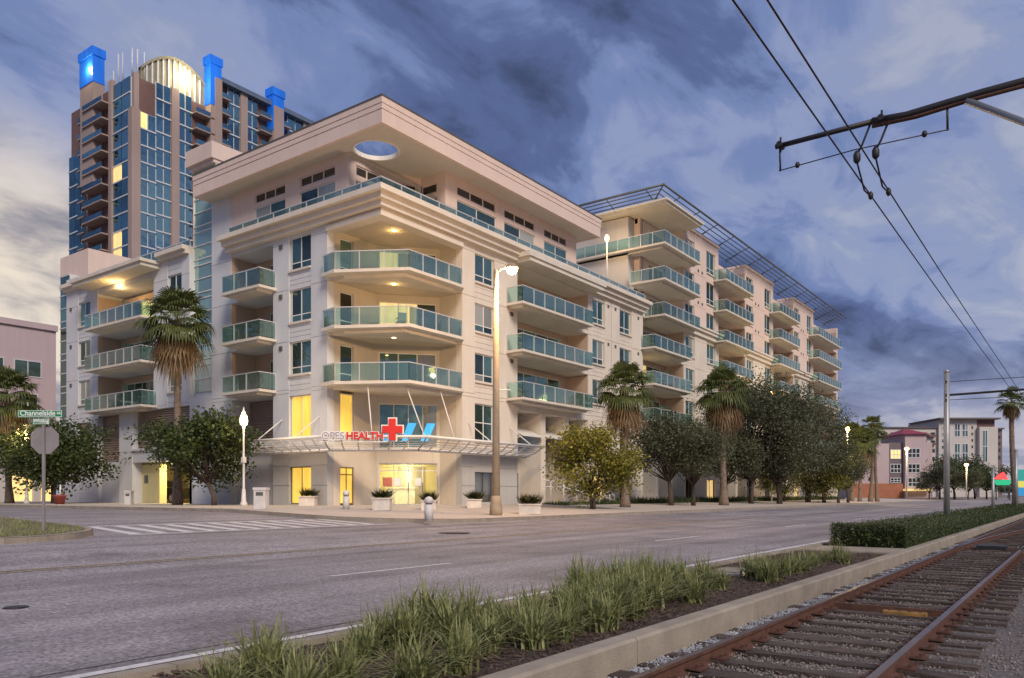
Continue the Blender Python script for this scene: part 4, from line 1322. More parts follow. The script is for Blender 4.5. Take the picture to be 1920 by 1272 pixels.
# ================================================================== THE TOWER BEHIND
def tower():
    tu, tv = 72.5, 137.8
    T = thing('residential_tower', (tu, tv, 0.4), 'tall blue glass residential tower with brown piers and blue lit pylons', 'building')
    TR = Frame((0, tv), (1, 0), (0, -1)); TL = Frame((tu, 0), (0, 1), (-1, 0))
    ux = lambda px: at_v(px, tv); vx = lambda px: at_u(px, tu)
    fh = 3.05; zt = 77.0; zt2 = 82.6; nf = 14
    uend = ux(640)
    ve = vx(128)
    body = MB().box(tu + .6, uend, tv + .6, ve, .4, zt).box(ux(398), uend, tv + .7, ve - 1, zt, zt2)
    add('core', body, brown_m, T)
    z0 = zt - nf * fh
    wall = MB()

    def glass_bay(fr, s0, s1, cols, ztop=zt, lit=()):
        o = add('window_bay', MB().box(s0, s1, -.45, -.25, .4, ztop, fr), tower_w, T)
        n = int((ztop - (66 if ztop >= zt2 else z0)) / fh); w = (s1 - s0) / cols
        for f in range(n):
            za = ztop - (f + 1) * fh
            for c in range(cols):
                g = lit_w if (f, c) in lit else tower_g
                add('pane', MB().box(s0 + w * c + .12, s0 + w * (c + 1) - .12, -.25, -.1, za + .18, za + fh - .12, fr), g, o)
            add('spandrel', MB().box(s0, s1, -.25, .02, za - .12, za + .12, fr), tower_w, o)

    def balcony_stack(fr, s0, s1, out, ztop=zt, lit=()):
        n = int((ztop - (66 if ztop >= zt2 else z0)) / fh)
        wall.box(s0, s1, -1.2, -1.0, .4, ztop, fr)
        for f in range(n):
            za = ztop - (f + 1) * fh
            o = add('balcony', MB().box(s0, s1, -1, out, za - .12, za + .12, fr), tower_m, T)
            add('glass_panel', MB().box(s0 + .1, s1 - .1, out - .1, out - .04, za + .15, za + 1.0, fr), dark_alu if False else tower_g, o)
            add('balcony_door', MB().box(s0 + .4, (s0 + s1) / 2 + .6, -.99, -.92, za + .14, za + 2.5, fr), lit_w if f in lit else tower_g, o)

    # side-street face (left in the view)
    glass_bay(TL, vx(150), vx(128), 2, zt - 9)
    balcony_stack(TL, vx(165), vx(150.5), .6, zt - 1)
    wall.box(vx(168), vx(165), -.6, .3, .4, zt + 1, TL)
    balcony_stack(TL, vx(205), vx(168), 1.5, zt, ())
    wall.box(vx(211), vx(205), -.6, .2, .4, zt + 1, TL)
    glass_bay(TL, vx(243), vx(211), 2, zt, ((5, 1), (9, 1), (10, 1)))
    # corner pier and the face towards the avenue
    wall.box(tu - .3, ux(262), tv - .3, vx(243), .4, zt - 6.2)
    wall.box(tu + .4, ux(262), tv + .2, vx(243), zt - 6.2, zt + .5)
    glass_bay(TR, ux(262), ux(293), 2, zt - 6.2, ((0, 0),)); glass_bay(TR, ux(293), ux(321), 2, zt + .4)
    wall.box(ux(321), ux(335), -.6, .3, .4, zt + .5, TR)
    glass_bay(TR, ux(335), ux(361), 2, zt + .4)
    balcony_stack(TR, ux(361), ux(396), 1.2, zt + .4, (1, 0))
    wall.box(ux(396), ux(409), -.6, 1.4, .4, zt2, TR)
    balcony_stack(TR, ux(409), ux(428), 1.0, zt2); glass_bay(TR, ux(428), ux(450), 2, zt2)
    wall.box(ux(450), ux(463), -.6, .3, .4, zt2 + .4, TR)
    glass_bay(TR, ux(463), ux(484), 2, zt2); balcony_stack(TR, ux(484), ux(506), 1.0, zt2, (1, 2))
    wall.box(ux(506), ux(524), -.6, 1.4, .4, zt2, TR)
    balcony_stack(TR, ux(524), ux(540), 1.0, zt2); glass_bay(TR, ux(540), ux(568), 2, zt2)
    wall.box(ux(568), ux(580), -.6, .3, .4, zt2 + .4, TR); glass_bay(TR, ux(580), ux(610), 2, zt2)
    add('pier', wall, tower_m, T)
    # roof: flat edge, arched screen, lit pylons, masts
    add('roof_edge', MB().box(ux(409), uend, -2, .9, zt2, zt2 + .9, TR), mat('blue grey parapet', (.10, .14, .22), .6), T)
    ar = MB(); a0, a1 = ux(268), ux(388); n = 20
    for k in range(n):
        t0, t1 = k / n, (k + 1) / n
        h = lambda t: 1.2 + 5.6 * math.sin(math.pi * min(1, .04 + t * .80)) ** .8
        sa, sb_ = a0 + (a1 - a0) * t0, a0 + (a1 - a0) * t1
        P = TR.P
        ar.quad(P(sa, -.8, zt), P(sb_, -.8, zt), P(sb_, -.8, zt + h(t1)), P(sa, -.8, zt + h(t0)))
        ar.quad(P(sb_, -1.6, zt), P(sa, -1.6, zt), P(sa, -1.6, zt + h(t0)), P(sb_, -1.6, zt + h(t1)))
        ar.quad(P(sa, -.5, zt + h(t0)), P(sb_, -.5, zt + h(t1)), P(sb_, -1.8, zt + h(t1)), P(sa, -1.8, zt + h(t0)))
        ar.quad(P(sa, -.5, zt + h(t0) - .5), P(sb_, -.5, zt + h(t1) - .5), P(sb_, -.5, zt + h(t1)), P(sa, -.5, zt + h(t0)))
    ao = add('arched_screen', ar, mat('olive screen', (.24, .22, .16), .7), T)
    for k in range(1, 12):
        s = a0 + (a1 - a0) * k / 12
        add('screen_rib', MB().box(s - .12, s + .12, -.8, -.6, zt, zt + .8 + 5.4 * math.sin(math.pi * min(1, .04 + k / 12 * .80)) ** .8, TR), tower_w, ao)
    for (fr, s0, s1, ztp, zl) in ((TR, ux(386), ux(410), 86.6, 9.5), (TR, ux(503), ux(527), 86.4, 9.0), (TL, vx(188), vx(161), 85.3, 6.5)):
        o = add('lit_pylon', MB().box(s0 + .3, s1 - .3, -1.0, 1.2, 60, ztp - zl, fr).box(s0 + .7, s1 - .7, -.8, .9, ztp - zl, ztp - 1.0, fr), tower_m, T)
        add('blue_light', MB().box(s0 + .2, s1 - .2, -.9, 1.3, ztp - zl + .02, ztp - 1.6, fr).box(s0, s1, -1.1, 1.5, ztp - 1.55, ztp, fr), blue_e, o)
    for (px, fr, zz, pw) in ((347, TR, 3.6, 500), (180, TL, 4.4, 500)):
        s = ux(px) if fr is TR else vx(px)
        p = fr.P(s, .8, zt + zz)
        add('flood_light', MB().lathe((p[0], p[1], p[2] - .5), [(.05, 0), (.45, .25), (.55, .6), (.45, .95), (.05, 1.2)], 10), flood_e, T)
        l = bpy.data.lights.new('flood', 'POINT'); l.energy = pw; l.color = (1, .80, .45); l.shadow_soft_size = .6
        o = bpy.data.objects.new('flood_lamp', l); col.objects.link(o); o.parent = T; o.matrix_parent_inverse = Matrix.Translation(-Vector(T.location)); o.location = fr.P(s, 1.9, zt + zz)
    rr = random.Random(2)
    for px in (132, 140, 148, 205, 214, 222, 240, 252, 262, 275):
        if px < 243: p = TL.P(vx(px), -.8, 0)
        else: p = TR.P(ux(px), -.8, 0)
        zb = zt - 8 if px < 150 else zt
        add('roof_mast', MB().tube([(p[0], p[1], zb), (p[0], p[1], zb + rr.uniform(3, 6.5))], .13, 5), tower_w, T)


tower()


# ================================================================== OTHER BUILDINGS
def box_building(name, label, corner, du, dv, z0, h, wallm, faces, roofm=None, group=None):
    """faces: list of (frame_id, columns, rows, pane size, glass, frame material)"""
    u, v = corner
    T = thing(name, (u, v, z0), label, 'building', group)
    add('wall', MB().box(u, u + du, v, v + dv, z0, z0 + h), wallm, T)
    if roofm: add('roof', MB().box(u - .4, u + du + .4, v - .4, v + dv + .4, z0 + h, z0 + h + .5), roofm, T)
    for (fid, s0, s1, cols, zs, w, hh, glass) in faces:
        fr = Frame((0, v), (1, 0), (0, -1)) if fid == 'R' else Frame((u, 0), (0, 1), (-1, 0))
        for za in zs:
            for c in range(cols):
                s = s0 + (s1 - s0) * (c + .5) / cols
                window(T, fr, s - w / 2, s + w / 2, za, za + hh, .03, 2 if w > 1.2 else 1, .5 if hh > 2.2 else None, glass, tower_w if glass is not dark_g else dark_alu, False, .09)
    return T


def neighbours():
    # mauve block across the end of the side street
    ue = at_v(105, 88.0)
    T = box_building('mauve_building', 'low mauve building with teal windows at the end of the side street', (ue - 45, 88), 45, 14, .4, 18.2, mauve,
                     [('R', ue - 11.5, ue - 1.0, 3, (13.5,), 2.6, 1.7, win_g), ('R', ue - 22, ue - 1, 6, (6.2, 9.6), 1.9, 2.2, win_g)])
    fr = Frame((0, 88.0), (1, 0), (0, -1))
    add('parapet', MB().box(ue - 45, ue + .1, -14, .25, 18.6, 19.2, fr), mauve, T)
    add('shopfront_band', MB().box(ue - 30, ue - .5, .0, .12, .5, 4.0, fr), lit_w, T)
    for k in range(9): add('column', MB().box(ue - 28 + k * 3.2, ue - 27.3 + k * 3.2, .12, .5, .4, 4.4, fr), pale_b, T)
    add('band', MB().box(ue - 45, ue + .05, 0, .4, 4.4, 5.2, fr), pale_b, T)
    # mauve block with the red hipped tower, down the avenue
    def far(px, Z): 
        r = ray(px, 0); return r.x * Z, r.y * Z
    Z = 195.0
    fwd = Vector((C, S)); rgt = Vector((S, -C))
    def ff(px, Z):
        p = far(px, Z); return Frame(p, rgt, -fwd)
    fr = ff(1655, Z); m = Z / F                       # metres per pixel there
    T = thing('red_roof_building', (fr.o.x, fr.o.y, .4), 'mauve three storey building with red hipped roof tower down the avenue', 'building')
    zz = lambda y: CZ + (HY - y) * m
    X = lambda px: (px - 1655) * m
    add('wall', MB().box(X(1598), X(1667), -14, 0, .3, zz(832), fr), mauve, T)
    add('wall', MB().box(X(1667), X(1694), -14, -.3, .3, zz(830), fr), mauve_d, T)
    add('wall', MB().box(X(1694), X(1734), -12, .8, .3, zz(814), fr), mauve, T)
    add('wall', MB().box(X(1734), X(1750), -14, -.5, .3, zz(830), fr), mauve, T)
    rf = MB(); e = .9
    a, b, z1, z2 = X(1692) - e, X(1734) + e, zz(815), zz(801)
    P = fr.P; cs = (a + b) / 2
    base = [P(a, 1.6, z1), P(b, 1.6, z1), P(b, -11, z1), P(a, -11, z1)]; ap = P(cs, -4.5, z2)
    for k in range(4): rf.quad(base[k], base[(k + 1) % 4], ap)
    rf.quad(*base[::-1])
    add('roof', rf, roof_red, T)
    for (x0, x1, ys) in ((1670, 1690, ((843, 861), (870, 887), (896, 906))), (1699, 1722, ((841, 859), (870, 887), (896, 913)))):
        for j, (ya, yb) in enumerate(ys):
            window(T, fr, X(x0), X(x1), zz(yb), zz(ya), -.2 if x0 == 1670 else .85, 3, .45, lit_w if (j == 0 and x0 == 1670) else dark_g, tower_w, False, .16)
    for (x0, x1) in ((1628, 1634), (1640, 1645)):
        window(T, fr, X(x0), X(x1), zz(902), zz(895), .05, 2, None, dark_g, dark_alu, False, .1)
    add('base_band', MB().box(X(1598), X(1694), 0, .25, .3, zz(907), fr), mat('terracotta base', (.36, .14, .08), .85), T)
    add('entrance_awning', MB().box(X(1690), X(1738), .9, 2.5, zz(921), zz(917), fr), lamp_w if False else lit_w, T)
    # long pale block behind, with its taller end
    Z = 300.0; fr = ff(1640, Z); m = Z / F
    T = thing('pale_apartment_block', (fr.o.x, fr.o.y, .4), 'long pale apartment block rising behind the red roofed building', 'building')
    zz = lambda y: CZ + (HY - y) * m; X = lambda px: (px - 1640) * m; P = fr.P
    add('wall', MB().box(X(1630), X(1757), -20, 0, .3, zz(803), fr), pale_b, T)
    add('roof', MB().box(X(1630), X(1757), -20, .8, zz(803), zz(801), fr), roof_d, T)
    for x in range(1640, 1750, 15):
        for y in (811, 826, 842, 857):
            window(T, fr, X(x), X(x + 8), zz(y + 7), zz(y), .05, 2, None, dark_g, dark_alu, False, .15)
    T = thing('pale_corner_tower', (P(X(1800), 0, 0)[0], P(X(1800), 0, 0)[1], .4), 'pale eight storey apartment tower with tall green glass bays', 'building')
    add('wall', MB().box(X(1757), X(1828), -22, 1.2, .3, zz(788), fr), pale_b, T)
    add('wall', MB().box(X(1828), X(1862), -18, 3.0, .3, zz(802), fr), pale_b, T)
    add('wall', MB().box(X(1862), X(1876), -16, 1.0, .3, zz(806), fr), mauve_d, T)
    add('wall', MB().box(X(1828), X(1862), -14, 1.0, zz(802), zz(788), fr), brown_m, T)
    add('roof', MB().box(X(1753), X(1866), -20, 3.6, zz(788), zz(785), fr), roof_d, T)
    add('roof', MB().box(X(1860), X(1878), -16, 1.8, zz(806), zz(803), fr), roof_d, T)
    for (x0, x1) in ((1786, 1797), (1800, 1812)):
        for (ya, yb) in ((795, 820), (832, 868)):
            window(T, fr, X(x0), X(x1), zz(yb), zz(ya), 1.25, 2, .5, win_g, tower_w, False, .25)
    window(T, fr, X(1833), X(1843), zz(868), zz(808), 3.05, 2, .5, win_g, tower_w, False, .25)
    for y in (800, 812, 824, 836, 850):
        window(T, fr, X(1818), X(1821), zz(y + 5), zz(y), 1.25, 1, None, dark_g, dark_alu, False, .12)
        window(T, fr, X(1762), X(1770), zz(y + 7), zz(y), 1.25, 2, None, win_g, tower_w, False, .15)
        window(T, fr, X(1865), X(1873), zz(y + 12), zz(y + 5), 1.05, 2, None, dark_g, dark_alu, False, .15)
    # trellis of dark balconies on the pale block
    for y in (811, 826):
        add('balcony', MB().box(X(1738), X(1752), 0, 1.6, zz(y + 9), zz(y + 5), fr), brown_m, T)


neighbours()


# ================================================================== PLANTS
def palm_meshes(seed, h, crown_r, skirt, green_n=34, lean=.15, dark=False):
    r = random.Random(seed)
    tr = MB(); n = 22; pts = []; rad = []
    for i in range(n + 1):
        t = i / n
        pts.append((lean * math.sin(t * 2.0), .4 * lean * t * t, h * t)); rad.append((.24 - .07 * t + (.12 * (1 - t * 6) if t < .16 else 0)) * r.uniform(.93, 1.07) + (.05 if t > .93 else 0))
    tr.tube(pts, rad, 10)
    top = Vector(pts[-1])
    for i in range(int(h * 9)):                   # old leaf bases
        t = r.uniform(.05, .98); k = min(n - 1, int(t * n)); c = Vector(pts[k]); a = r.uniform(0, 6.28); q = rad[k]
        d = Vector((math.cos(a), math.sin(a), 0)); p = c + d * q * .9; s = Vector((-d.y, d.x, 0)) * r.uniform(.04, .08)
        tr.quad(p - s + Vector((0, 0, -.06)), p + s + Vector((0, 0, -.06)), p + d * .06 + Vector((0, 0, .1)))
    gr, br = MB(), MB()

    def frond(mb, az, el, pet, fan, droop, nb, wid):
        d = Vector((math.cos(az) * math.cos(el), math.sin(az) * math.cos(el), math.sin(el)))
        side = Vector((-math.sin(az), math.cos(az), 0)); up = side.cross(d) * -1
        p0 = top + Vector((0, 0, r.uniform(-.25, .2))); p1 = p0 + d * pet + Vector((0, 0, -.12 * droop * pet))
        mb.quad(p0 - side * .02, p0 + side * .02, p1 + side * .014, p1 - side * .014)
        for k in range(nb):
            a = (k / (nb - 1) - .5) * 2.5
            dd = (d * math.cos(a) + side * math.sin(a)).normalized()
            L_ = fan * (1 - .25 * abs(a) / 1.25) * r.uniform(.85, 1.1)
            w = (dd.cross(up)).normalized() * wid
            g = Vector((0, 0, -1))
            m1 = p1 + dd * L_ * .5 + g * droop * L_ * .10; m2 = p1 + dd * L_ * .8 + g * droop * L_ * .33; m3 = p1 + dd * L_ + g * droop * L_ * .75
            mb.quad(p1, m1 - w, m1 + w); mb.quad(m1 - w, m2 - w * .75, m2 + w * .75, m1 + w); mb.quad(m2 - w * .75, m3, m2 + w * .75)
    for i in range(green_n):
        az = i * 2.39996 + r.uniform(-.2, .2); t = i / green_n
        el = R(80 - 105 * t + r.uniform(-8, 8))
        frond(gr, az, el, crown_r * r.uniform(.40, .55), crown_r * r.uniform(.50, .62), .5 + .6 * t, 17, .030 * crown_r / 1.8 + .012)
    if skirt:
        for i in range(64):
            az = i * 2.39996 + r.uniform(-.3, .3); t = i / 64
            el = R(-42 - 40 * t + r.uniform(-8, 8))
            frond(br, az, el, crown_r * r.uniform(.35, .55) * (1 - .25 * t) * (.6 + .5 * skirt), crown_r * r.uniform(.4, .62) * (.55 + .5 * skirt), 1.2, 11, .034)
    return tr.mesh('trunk', trunk_m), gr.mesh('fronds', palm_g), (br.mesh('dead_fronds', palm_b) if skirt else None)


def palm(loc, ms, label, rz=0, sc=1.0, group='fan palms along the pavements'):
    o = thing('fan_palm', loc, label, 'palm tree', group, False, rz)
    o.scale = (sc, sc, sc)
    put('trunk', ms[0], o); put('crown', ms[1], o)
    if ms[2]: put('dead_frond_skirt', ms[2], o)
    return o


def tree_meshes(seed, h, w, trunk_h, leafm, n_leaf, leaf, stems=1, lean=.2, flat=.8, gaps=.0, blobs=16):
    r = random.Random(seed)
    tr = MB(); cl = []
    cc = Vector((lean * 1.2, 0, trunk_h + (h - trunk_h) * .5))
    for b in range(blobs):
        a = b * 2.39996 + r.uniform(-.4, .4); q = math.sqrt((b + .5) / blobs)
        rr_ = w * .5 * q * r.uniform(.62, .95)
        zz = r.uniform(-1, 1) * (h - trunk_h) * .40 * (1.15 - .55 * q)
        cl.append((cc + Vector((math.cos(a) * rr_, math.sin(a) * rr_, zz)), w * r.uniform(.08, .19)))
    for s in range(stems):
        a = s * 6.28 / stems + r.random(); off = Vector((math.cos(a), math.sin(a), 0)) * (.12 if stems > 1 else 0)
        fork = Vector((lean * (.8 if s % 2 == 0 else -.5), off.y * 2.2, trunk_h * .95))
        b0 = .017 * h + .05
        tr.tube([off, off + Vector((lean * .1, 0, trunk_h * .4)), fork], [b0 * 1.25 / math.sqrt(stems), b0 / math.sqrt(stems), b0 * .8 / math.sqrt(stems)], 8)
        for (c, q) in cl[s::stems]:
            mid = fork.lerp(c, .55) + Vector((r.uniform(-.1, .1), r.uniform(-.1, .1), -.1)) * w * .3
            tr.tube([fork, mid, c], [b0 * .40, b0 * .2, .012], 5)
            for _ in range(3):
                e = c + Vector((r.gauss(0, 1), r.gauss(0, 1), r.gauss(0, .8))).normalized() * q * .9
                tr.tube([mid.lerp(c, .6), c.lerp(e, .5), e], [.02, .014, .005], 4, False)
    lf = MB()
    tot = sum(q * q for _, q in cl)
    for (c, q) in cl:
        n = int(n_leaf * q * q / tot)
        # every clump is made of twigs, every twig carries a spray of leaves
        tw = max(4, n // 9)
        for _ in range(tw):
            d = Vector((r.gauss(0, 1), r.gauss(0, 1), r.gauss(0, flat))).normalized()
            rad = q * (r.random() ** .45) * r.uniform(.8, 1.55)
            p = c + Vector((d.x, d.y, d.z * flat)) * rad
            for _ in range(9):
                pp = p + Vector((r.gauss(0, 1), r.gauss(0, 1), r.gauss(0, .7))) * leaf * 1.9
                a = Vector((r.gauss(0, 1), r.gauss(0, 1), r.gauss(-.25, .6))).normalized()
                b = a.orthogonal().normalized(); b = (b * math.cos(r.random() * 6.28) + a.cross(b) * math.sin(r.random() * 6.28)).normalized()
                L_ = leaf * r.uniform(.7, 1.3); W_ = L_ * .36
                lf.quad(pp, pp + a * L_ * .5 + b * W_, pp + a * L_, pp + a * L_ * .5 - b * W_)
    return tr.mesh('trunk', bark_m), lf.mesh('foliage', leafm)


def tree(loc, ms, label, rz=0, sc=1.0, name='street_tree', group='street trees', sz=None):
    o = thing(name, loc, label, 'tree', group, False, rz)
    o.scale = (sc, sc, sz or sc)
    put('trunk', ms[0], o); put('crown', ms[1], o)
    return o


def on_u(px, u): return (u, at_u(px, u), walk_z(at_u(px, u)))
def on_v(px, v): return (at_v(px, v), v, walk_z(v))


def vegetation():
    pa = palm_meshes(1, 11.6, 2.5, 1.15, 52, .12)
    pb = palm_meshes(2, 8.0, 2.2, 1.05, 52, .08)
    pc = palm_meshes(3, 9.8, 1.9, .0, 30, .3)
    pd = palm_meshes(4, 7.9, 2.7, .9, 52, .2)
    palm(on_u(333, 27.0), pa, 'tall fan palm with a thick brown skirt in front of the garage entrance', 1.0)
    palm(on_u(18, 24.5), pd, 'fan palm beside the street name sign with brown lower fronds', 2.0, 1.0)
    palm(on_v(1172, 25.0), pb, 'fan palm behind the yellow green tree with shaggy brown skirt', .5, 1.0)
    palm(on_v(1357, 24.0), pb, 'fan palm rising between the dark street trees on the avenue', 2.5, 1.17)
    # far palms, one lit by its lamp
    for (px, v, sc, lab, ms) in ((1597, 24.5, 1.05, 'fan palm lit by the lamp at the far end of the apartment block', pd), (1632, 22.5, 1.0, 'slim palm between the lamp lit palm and the mauve building', pc),
                                 (1645, 22.0, .92, 'slim palm standing close to the mauve building wall', pc), (1612, 23.2, .95, 'leaning palm next to the lamp lit palm', pd)):
        p = on_v(px, v); palm((p[0], p[1], .35), ms, lab, px * .7, sc, 'palms down the avenue')
    Z = 66.0; r = ray(1906, 0)
    palm((r.x * Z, r.y * Z, -.1), palm_meshes(6, 9.3, 1.5, .35, 26, .35), 'tall thin palm beside the tramway wires', 1.2, 1.0, 'palms down the avenue')
    palm((60.5, 35.6, 18.2), palm_meshes(8, 1.5, 1.5, 0, 16, .3), 'small potted palm on the roof terrace', .3, 1.0, 'terrace plants')
    # street trees
    t1 = tree_meshes(21, 5.4, 5.9, 1.4, leaf_d, 12000, .2, 1, .5, blobs=24)
    t2 = tree_meshes(22, 5.1, 5.6, 1.0, leaf_y, 12000, .17, 2, .2, blobs=24)
    t3 = tree_meshes(23, 7.6, 6.6, 1.9, leaf_o, 14000, .17, 1, .2, .9, blobs=28)
    t4 = tree_meshes(24, 12.2, 10.5, 2.2, leaf_o, 26000, .19, 2, .3, 1.0, blobs=44)
    p = on_u(402, 27.0); tree(p, t1, 'leaning green street tree beside the white lamp post', R(120))
    tree(on_u(100, 25.5), tree_meshes(25, 6.3, 8.0, 1.4, leaf_d, 15000, .22, 2, .4, blobs=28), 'broad dark green tree behind the back of the stop sign', 1.0)
    tree(on_v(1112, 24.0), t2, 'yellow green tree lit by the street lamp', .6)
    tree(on_v(1258, 25.5), t3, 'slender dark tree between the two avenue palms', 1.2, 1.0)
    tree(on_v(1408, 25.0), t4, 'large dark oak in front of the far balconies', .2, 1.0)
    tree(on_v(1462, 23.5), t4, 'wide dark oak beside the large oak', 2.2, .98)
    tree(on_v(1515, 24.5), t4, 'dark oak near the far end of the apartment block', 4.0, .95)
    tree(on_v(1545, 23.0), t2, 'small green tree under the last dark oak', 2.0, 1.1)
    tree(on_v(1300, 24.5), t3, 'thin dark tree beside the second avenue palm', 3.5, .85)
    tree(on_v(1358, 26.5), t3, 'low dark tree behind the second avenue palm trunk', 5.0, .95)
    tree(on_v(1470, 26.5), t2, 'small yellow green tree in the shade of the oaks', 3.0, 1.0)
    # far trees in front of the red roofed building and beyond
    tf = tree_meshes(27, 9, 9.5, 2.5, leaf_o, 5000, .34, 1, .3)
    tg = tree_meshes(28, 12, 12, 2.5, leaf_d, 5500, .42, 1, .3)
    for k, (px, Z, sc, lab) in enumerate(((1762, 175, .95, 'dark tree to the right of the red roofed building'), (1790, 180, 1.0, 'rounded dark tree below the pale corner tower'),
                                          (1828, 190, 1.05, 'dark tree behind the far street lamp'), (1850, 185, .8, 'dark tree at the edge of the pale corner tower'), (1815, 170, .7, 'small far tree in front of the pale tower'),
                                          (1890, 240, .5, 'low far tree by the coloured signs'), (1742, 185, .6, 'small dark tree at the corner of the red roofed building'))):
        r = ray(px, 0); tree((r.x * Z, r.y * Z, .2), (tf, tg)[k % 2], lab, k, sc, 'background_tree', 'trees far down the avenue')
    for k, (px, lab) in enumerate(((1572, 'dark shrubby tree at the far corner of the apartment block'), (1590, 'dark tree below the lamp lit palm'))):
        p = on_v(px, 22.0); tree((p[0], p[1], .35), t3, lab, k, .8)
    # lily grass clumps of the median
    cm = []
    for s in range(6):
        r = random.Random(60 + s); mb = MB()
        for _ in range(170):
            az = r.uniform(0, 6.283); L_ = r.uniform(.30, .62); out = r.uniform(.15, 1.05); w = r.uniform(.007, .015)
            b = Vector((r.gauss(0, .06), r.gauss(0, .06), 0)); d = Vector((math.cos(az), math.sin(az), 0)); s_ = Vector((-d.y, d.x, 0)) * w
            pts = []
            for k in range(5):
                t = k / 4; pts.append(b + d * out * L_ * t ** 1.4 + Vector((0, 0, L_ * (t * (1.12 - .35 * out) - .42 * out * t * t * t))))
            for k in range(4):
                w0, w1 = 1 - (k / 4) ** 2.2, 1 - ((k + 1) / 4) ** 2.2
                if k < 3: mb.quad(pts[k] - s_ * w0, pts[k] + s_ * w0, pts[k + 1] + s_ * w1, pts[k + 1] - s_ * w1, smooth=True)
                else: mb.quad(pts[k] - s_ * w0, pts[k] + s_ * w0, pts[k + 1], smooth=True)
        for _ in range(3):
            az = r.uniform(0, 6.28); d = Vector((math.cos(az), math.sin(az), 0)) * .12; h_ = r.uniform(.45, .68)
            mb.tube([(0, 0, 0), (d.x, d.y, h_)], [.003, .002], 4, False)
        cm.append(mb.mesh('lily_grass', blade_m))
    spots = [(500, 1280, 1.0), (683, 1240, .8), (775, 1290, .85), (560, 1330, .8), (800, 1180, 1.0), (880, 1185, .9), (905, 1225, .9), (960, 1200, .85), (1010, 1190, .8), (1000, 1215, .75), (845, 1205, .85),
             (1070, 1120, 1.0), (1110, 1140, 1.05), (1150, 1110, 1.05), (1180, 1130, 1.05), (1090, 1165, .95), (1130, 1180, .8), (1160, 1150, 1.0), (1210, 1105, 1.0), (1220, 1140, .9), (1050, 1200, .8),
             (1190, 1160, .75), (1250, 1100, .8), (1280, 1115, .95), (1300, 1130, .85), (1320, 1100, .8), (1050, 1150, .9), (1410, 1085, .85), (1440, 1092, .9), (1465, 1080, .8), (1490, 1075, .85), (1505, 1070, .85), (1570, 1052, .7), (1585, 1058, .6),
             (1140, 1155, 1.0), (720, 1215, .8), (930, 1180, .8), (1545, 1055, .6), (420, 1310, .8), (1240, 1125, .95), (1345, 1105, .7), (640, 1300, .8), (860, 1260, .75), (1000, 1170, .8), (760, 1215, .8), (1265, 1090, .8), (1185, 1110, .9), (1070, 1185, .8), (1120, 1125, .9), (1430, 1078, .7), (1525, 1062, .6)]
    r = random.Random(77)
    for k, (px, py, sc) in enumerate(spots):
        u, v = at_z(px, py, .01)
        v = min(5.30, max(3.72, v))
        o = put('lily_grass_clump', cm[k % 6], None, label='clump of variegated lily grass in the mulch of the median', category='plant', group='lily grass clumps in the median')
        o.location = (u, v, .0); o.rotation_euler = (0, 0, r.uniform(0, 6.28)); q = sc * r.uniform(1.0, 1.25); o.scale = (q, q, q * r.uniform(.85, 1.0))
    # mulch chips
    mb = MB(); r = random.Random(78)
    for _ in range(9000):
        u = 2.0 + 17.2 * r.random() ** 1.6; v = r.uniform(3.5, 5.58); z = .012 + r.random() * .02
        a = Vector((r.gauss(0, 1), r.gauss(0, 1), r.gauss(0, .35))).normalized() * r.uniform(.012, .04); b = a.orthogonal().normalized() * r.uniform(.004, .010); p = Vector((u, v, z))
        mb.quad(p - a - b, p + a - b, p + a + b, p - a + b)
    add('mulch_chips', mb, chip_m, None, kind='stuff', label='dark brown mulch chips covering the median bed', category='mulch')
    # clipped hedge
    H = thing('clipped_hedge', (40, 4.5, 0), 'long low clipped green hedge beside the tramway pole', 'hedge')
    add('stem_mass', MB().box(21.8, 78, 3.72, 5.2, 0, .42), hedge_m, H)
    mb = MB(); r = random.Random(80)
    for _ in range(26000):
        t = r.random() ** 2.0; u = 21.3 + 57 * t; f = r.random()
        wob = .05 * math.sin(u * 2.1) + .04 * math.sin(u * 5.3 + 1)
        if f < .55: p = Vector((u, r.uniform(3.6, 5.35), .50 + wob + r.gauss(0, .03)))
        elif f < .8: p = Vector((u, 3.60 + r.gauss(0, .03) + wob * .5, r.uniform(.02, .52)))
        elif f < .9: p = Vector((u, 5.33 + r.gauss(0, .03), r.uniform(.02, .52)))
        else: p = Vector((21.42 + r.gauss(0, .07), r.uniform(3.58, 5.35), r.uniform(.02, .54)))
        a = Vector((r.gauss(0, 1), r.gauss(0, 1), r.gauss(.3, .8))).normalized(); b = a.orthogonal().normalized(); L_ = r.uniform(.03, .06) * (1 + t)
        mb.quad(p, p + a * L_ * .5 + b * L_ * .32, p + a * L_, p + a * L_ * .5 - b * L_ * .32)
    add('foliage', mb, hedge_m, H, kind='stuff')
    # low planting along the foot of the avenue face and dry grass on the verge opposite
    mb = MB(); r = random.Random(81)
    for _ in range(7000):
        u = r.uniform(45, 122); v = r.uniform(28.6, 30.6); z = walk_z(v); h_ = r.uniform(.2, .7) * (1 if u > 52 else .5)
        a = Vector((r.gauss(0, .5), r.gauss(0, .5), 1)).normalized() * h_; b = Vector((r.gauss(0, 1), r.gauss(0, 1), 0)).normalized() * .05; p = Vector((u, v, z))
        mb.quad(p - b, p + b, p + a)
    add('low_planting', mb, leaf_d, None, kind='stuff', label='low green planting along the foot of the apartment block', category='plants')
    mb = MB(); r = random.Random(82)
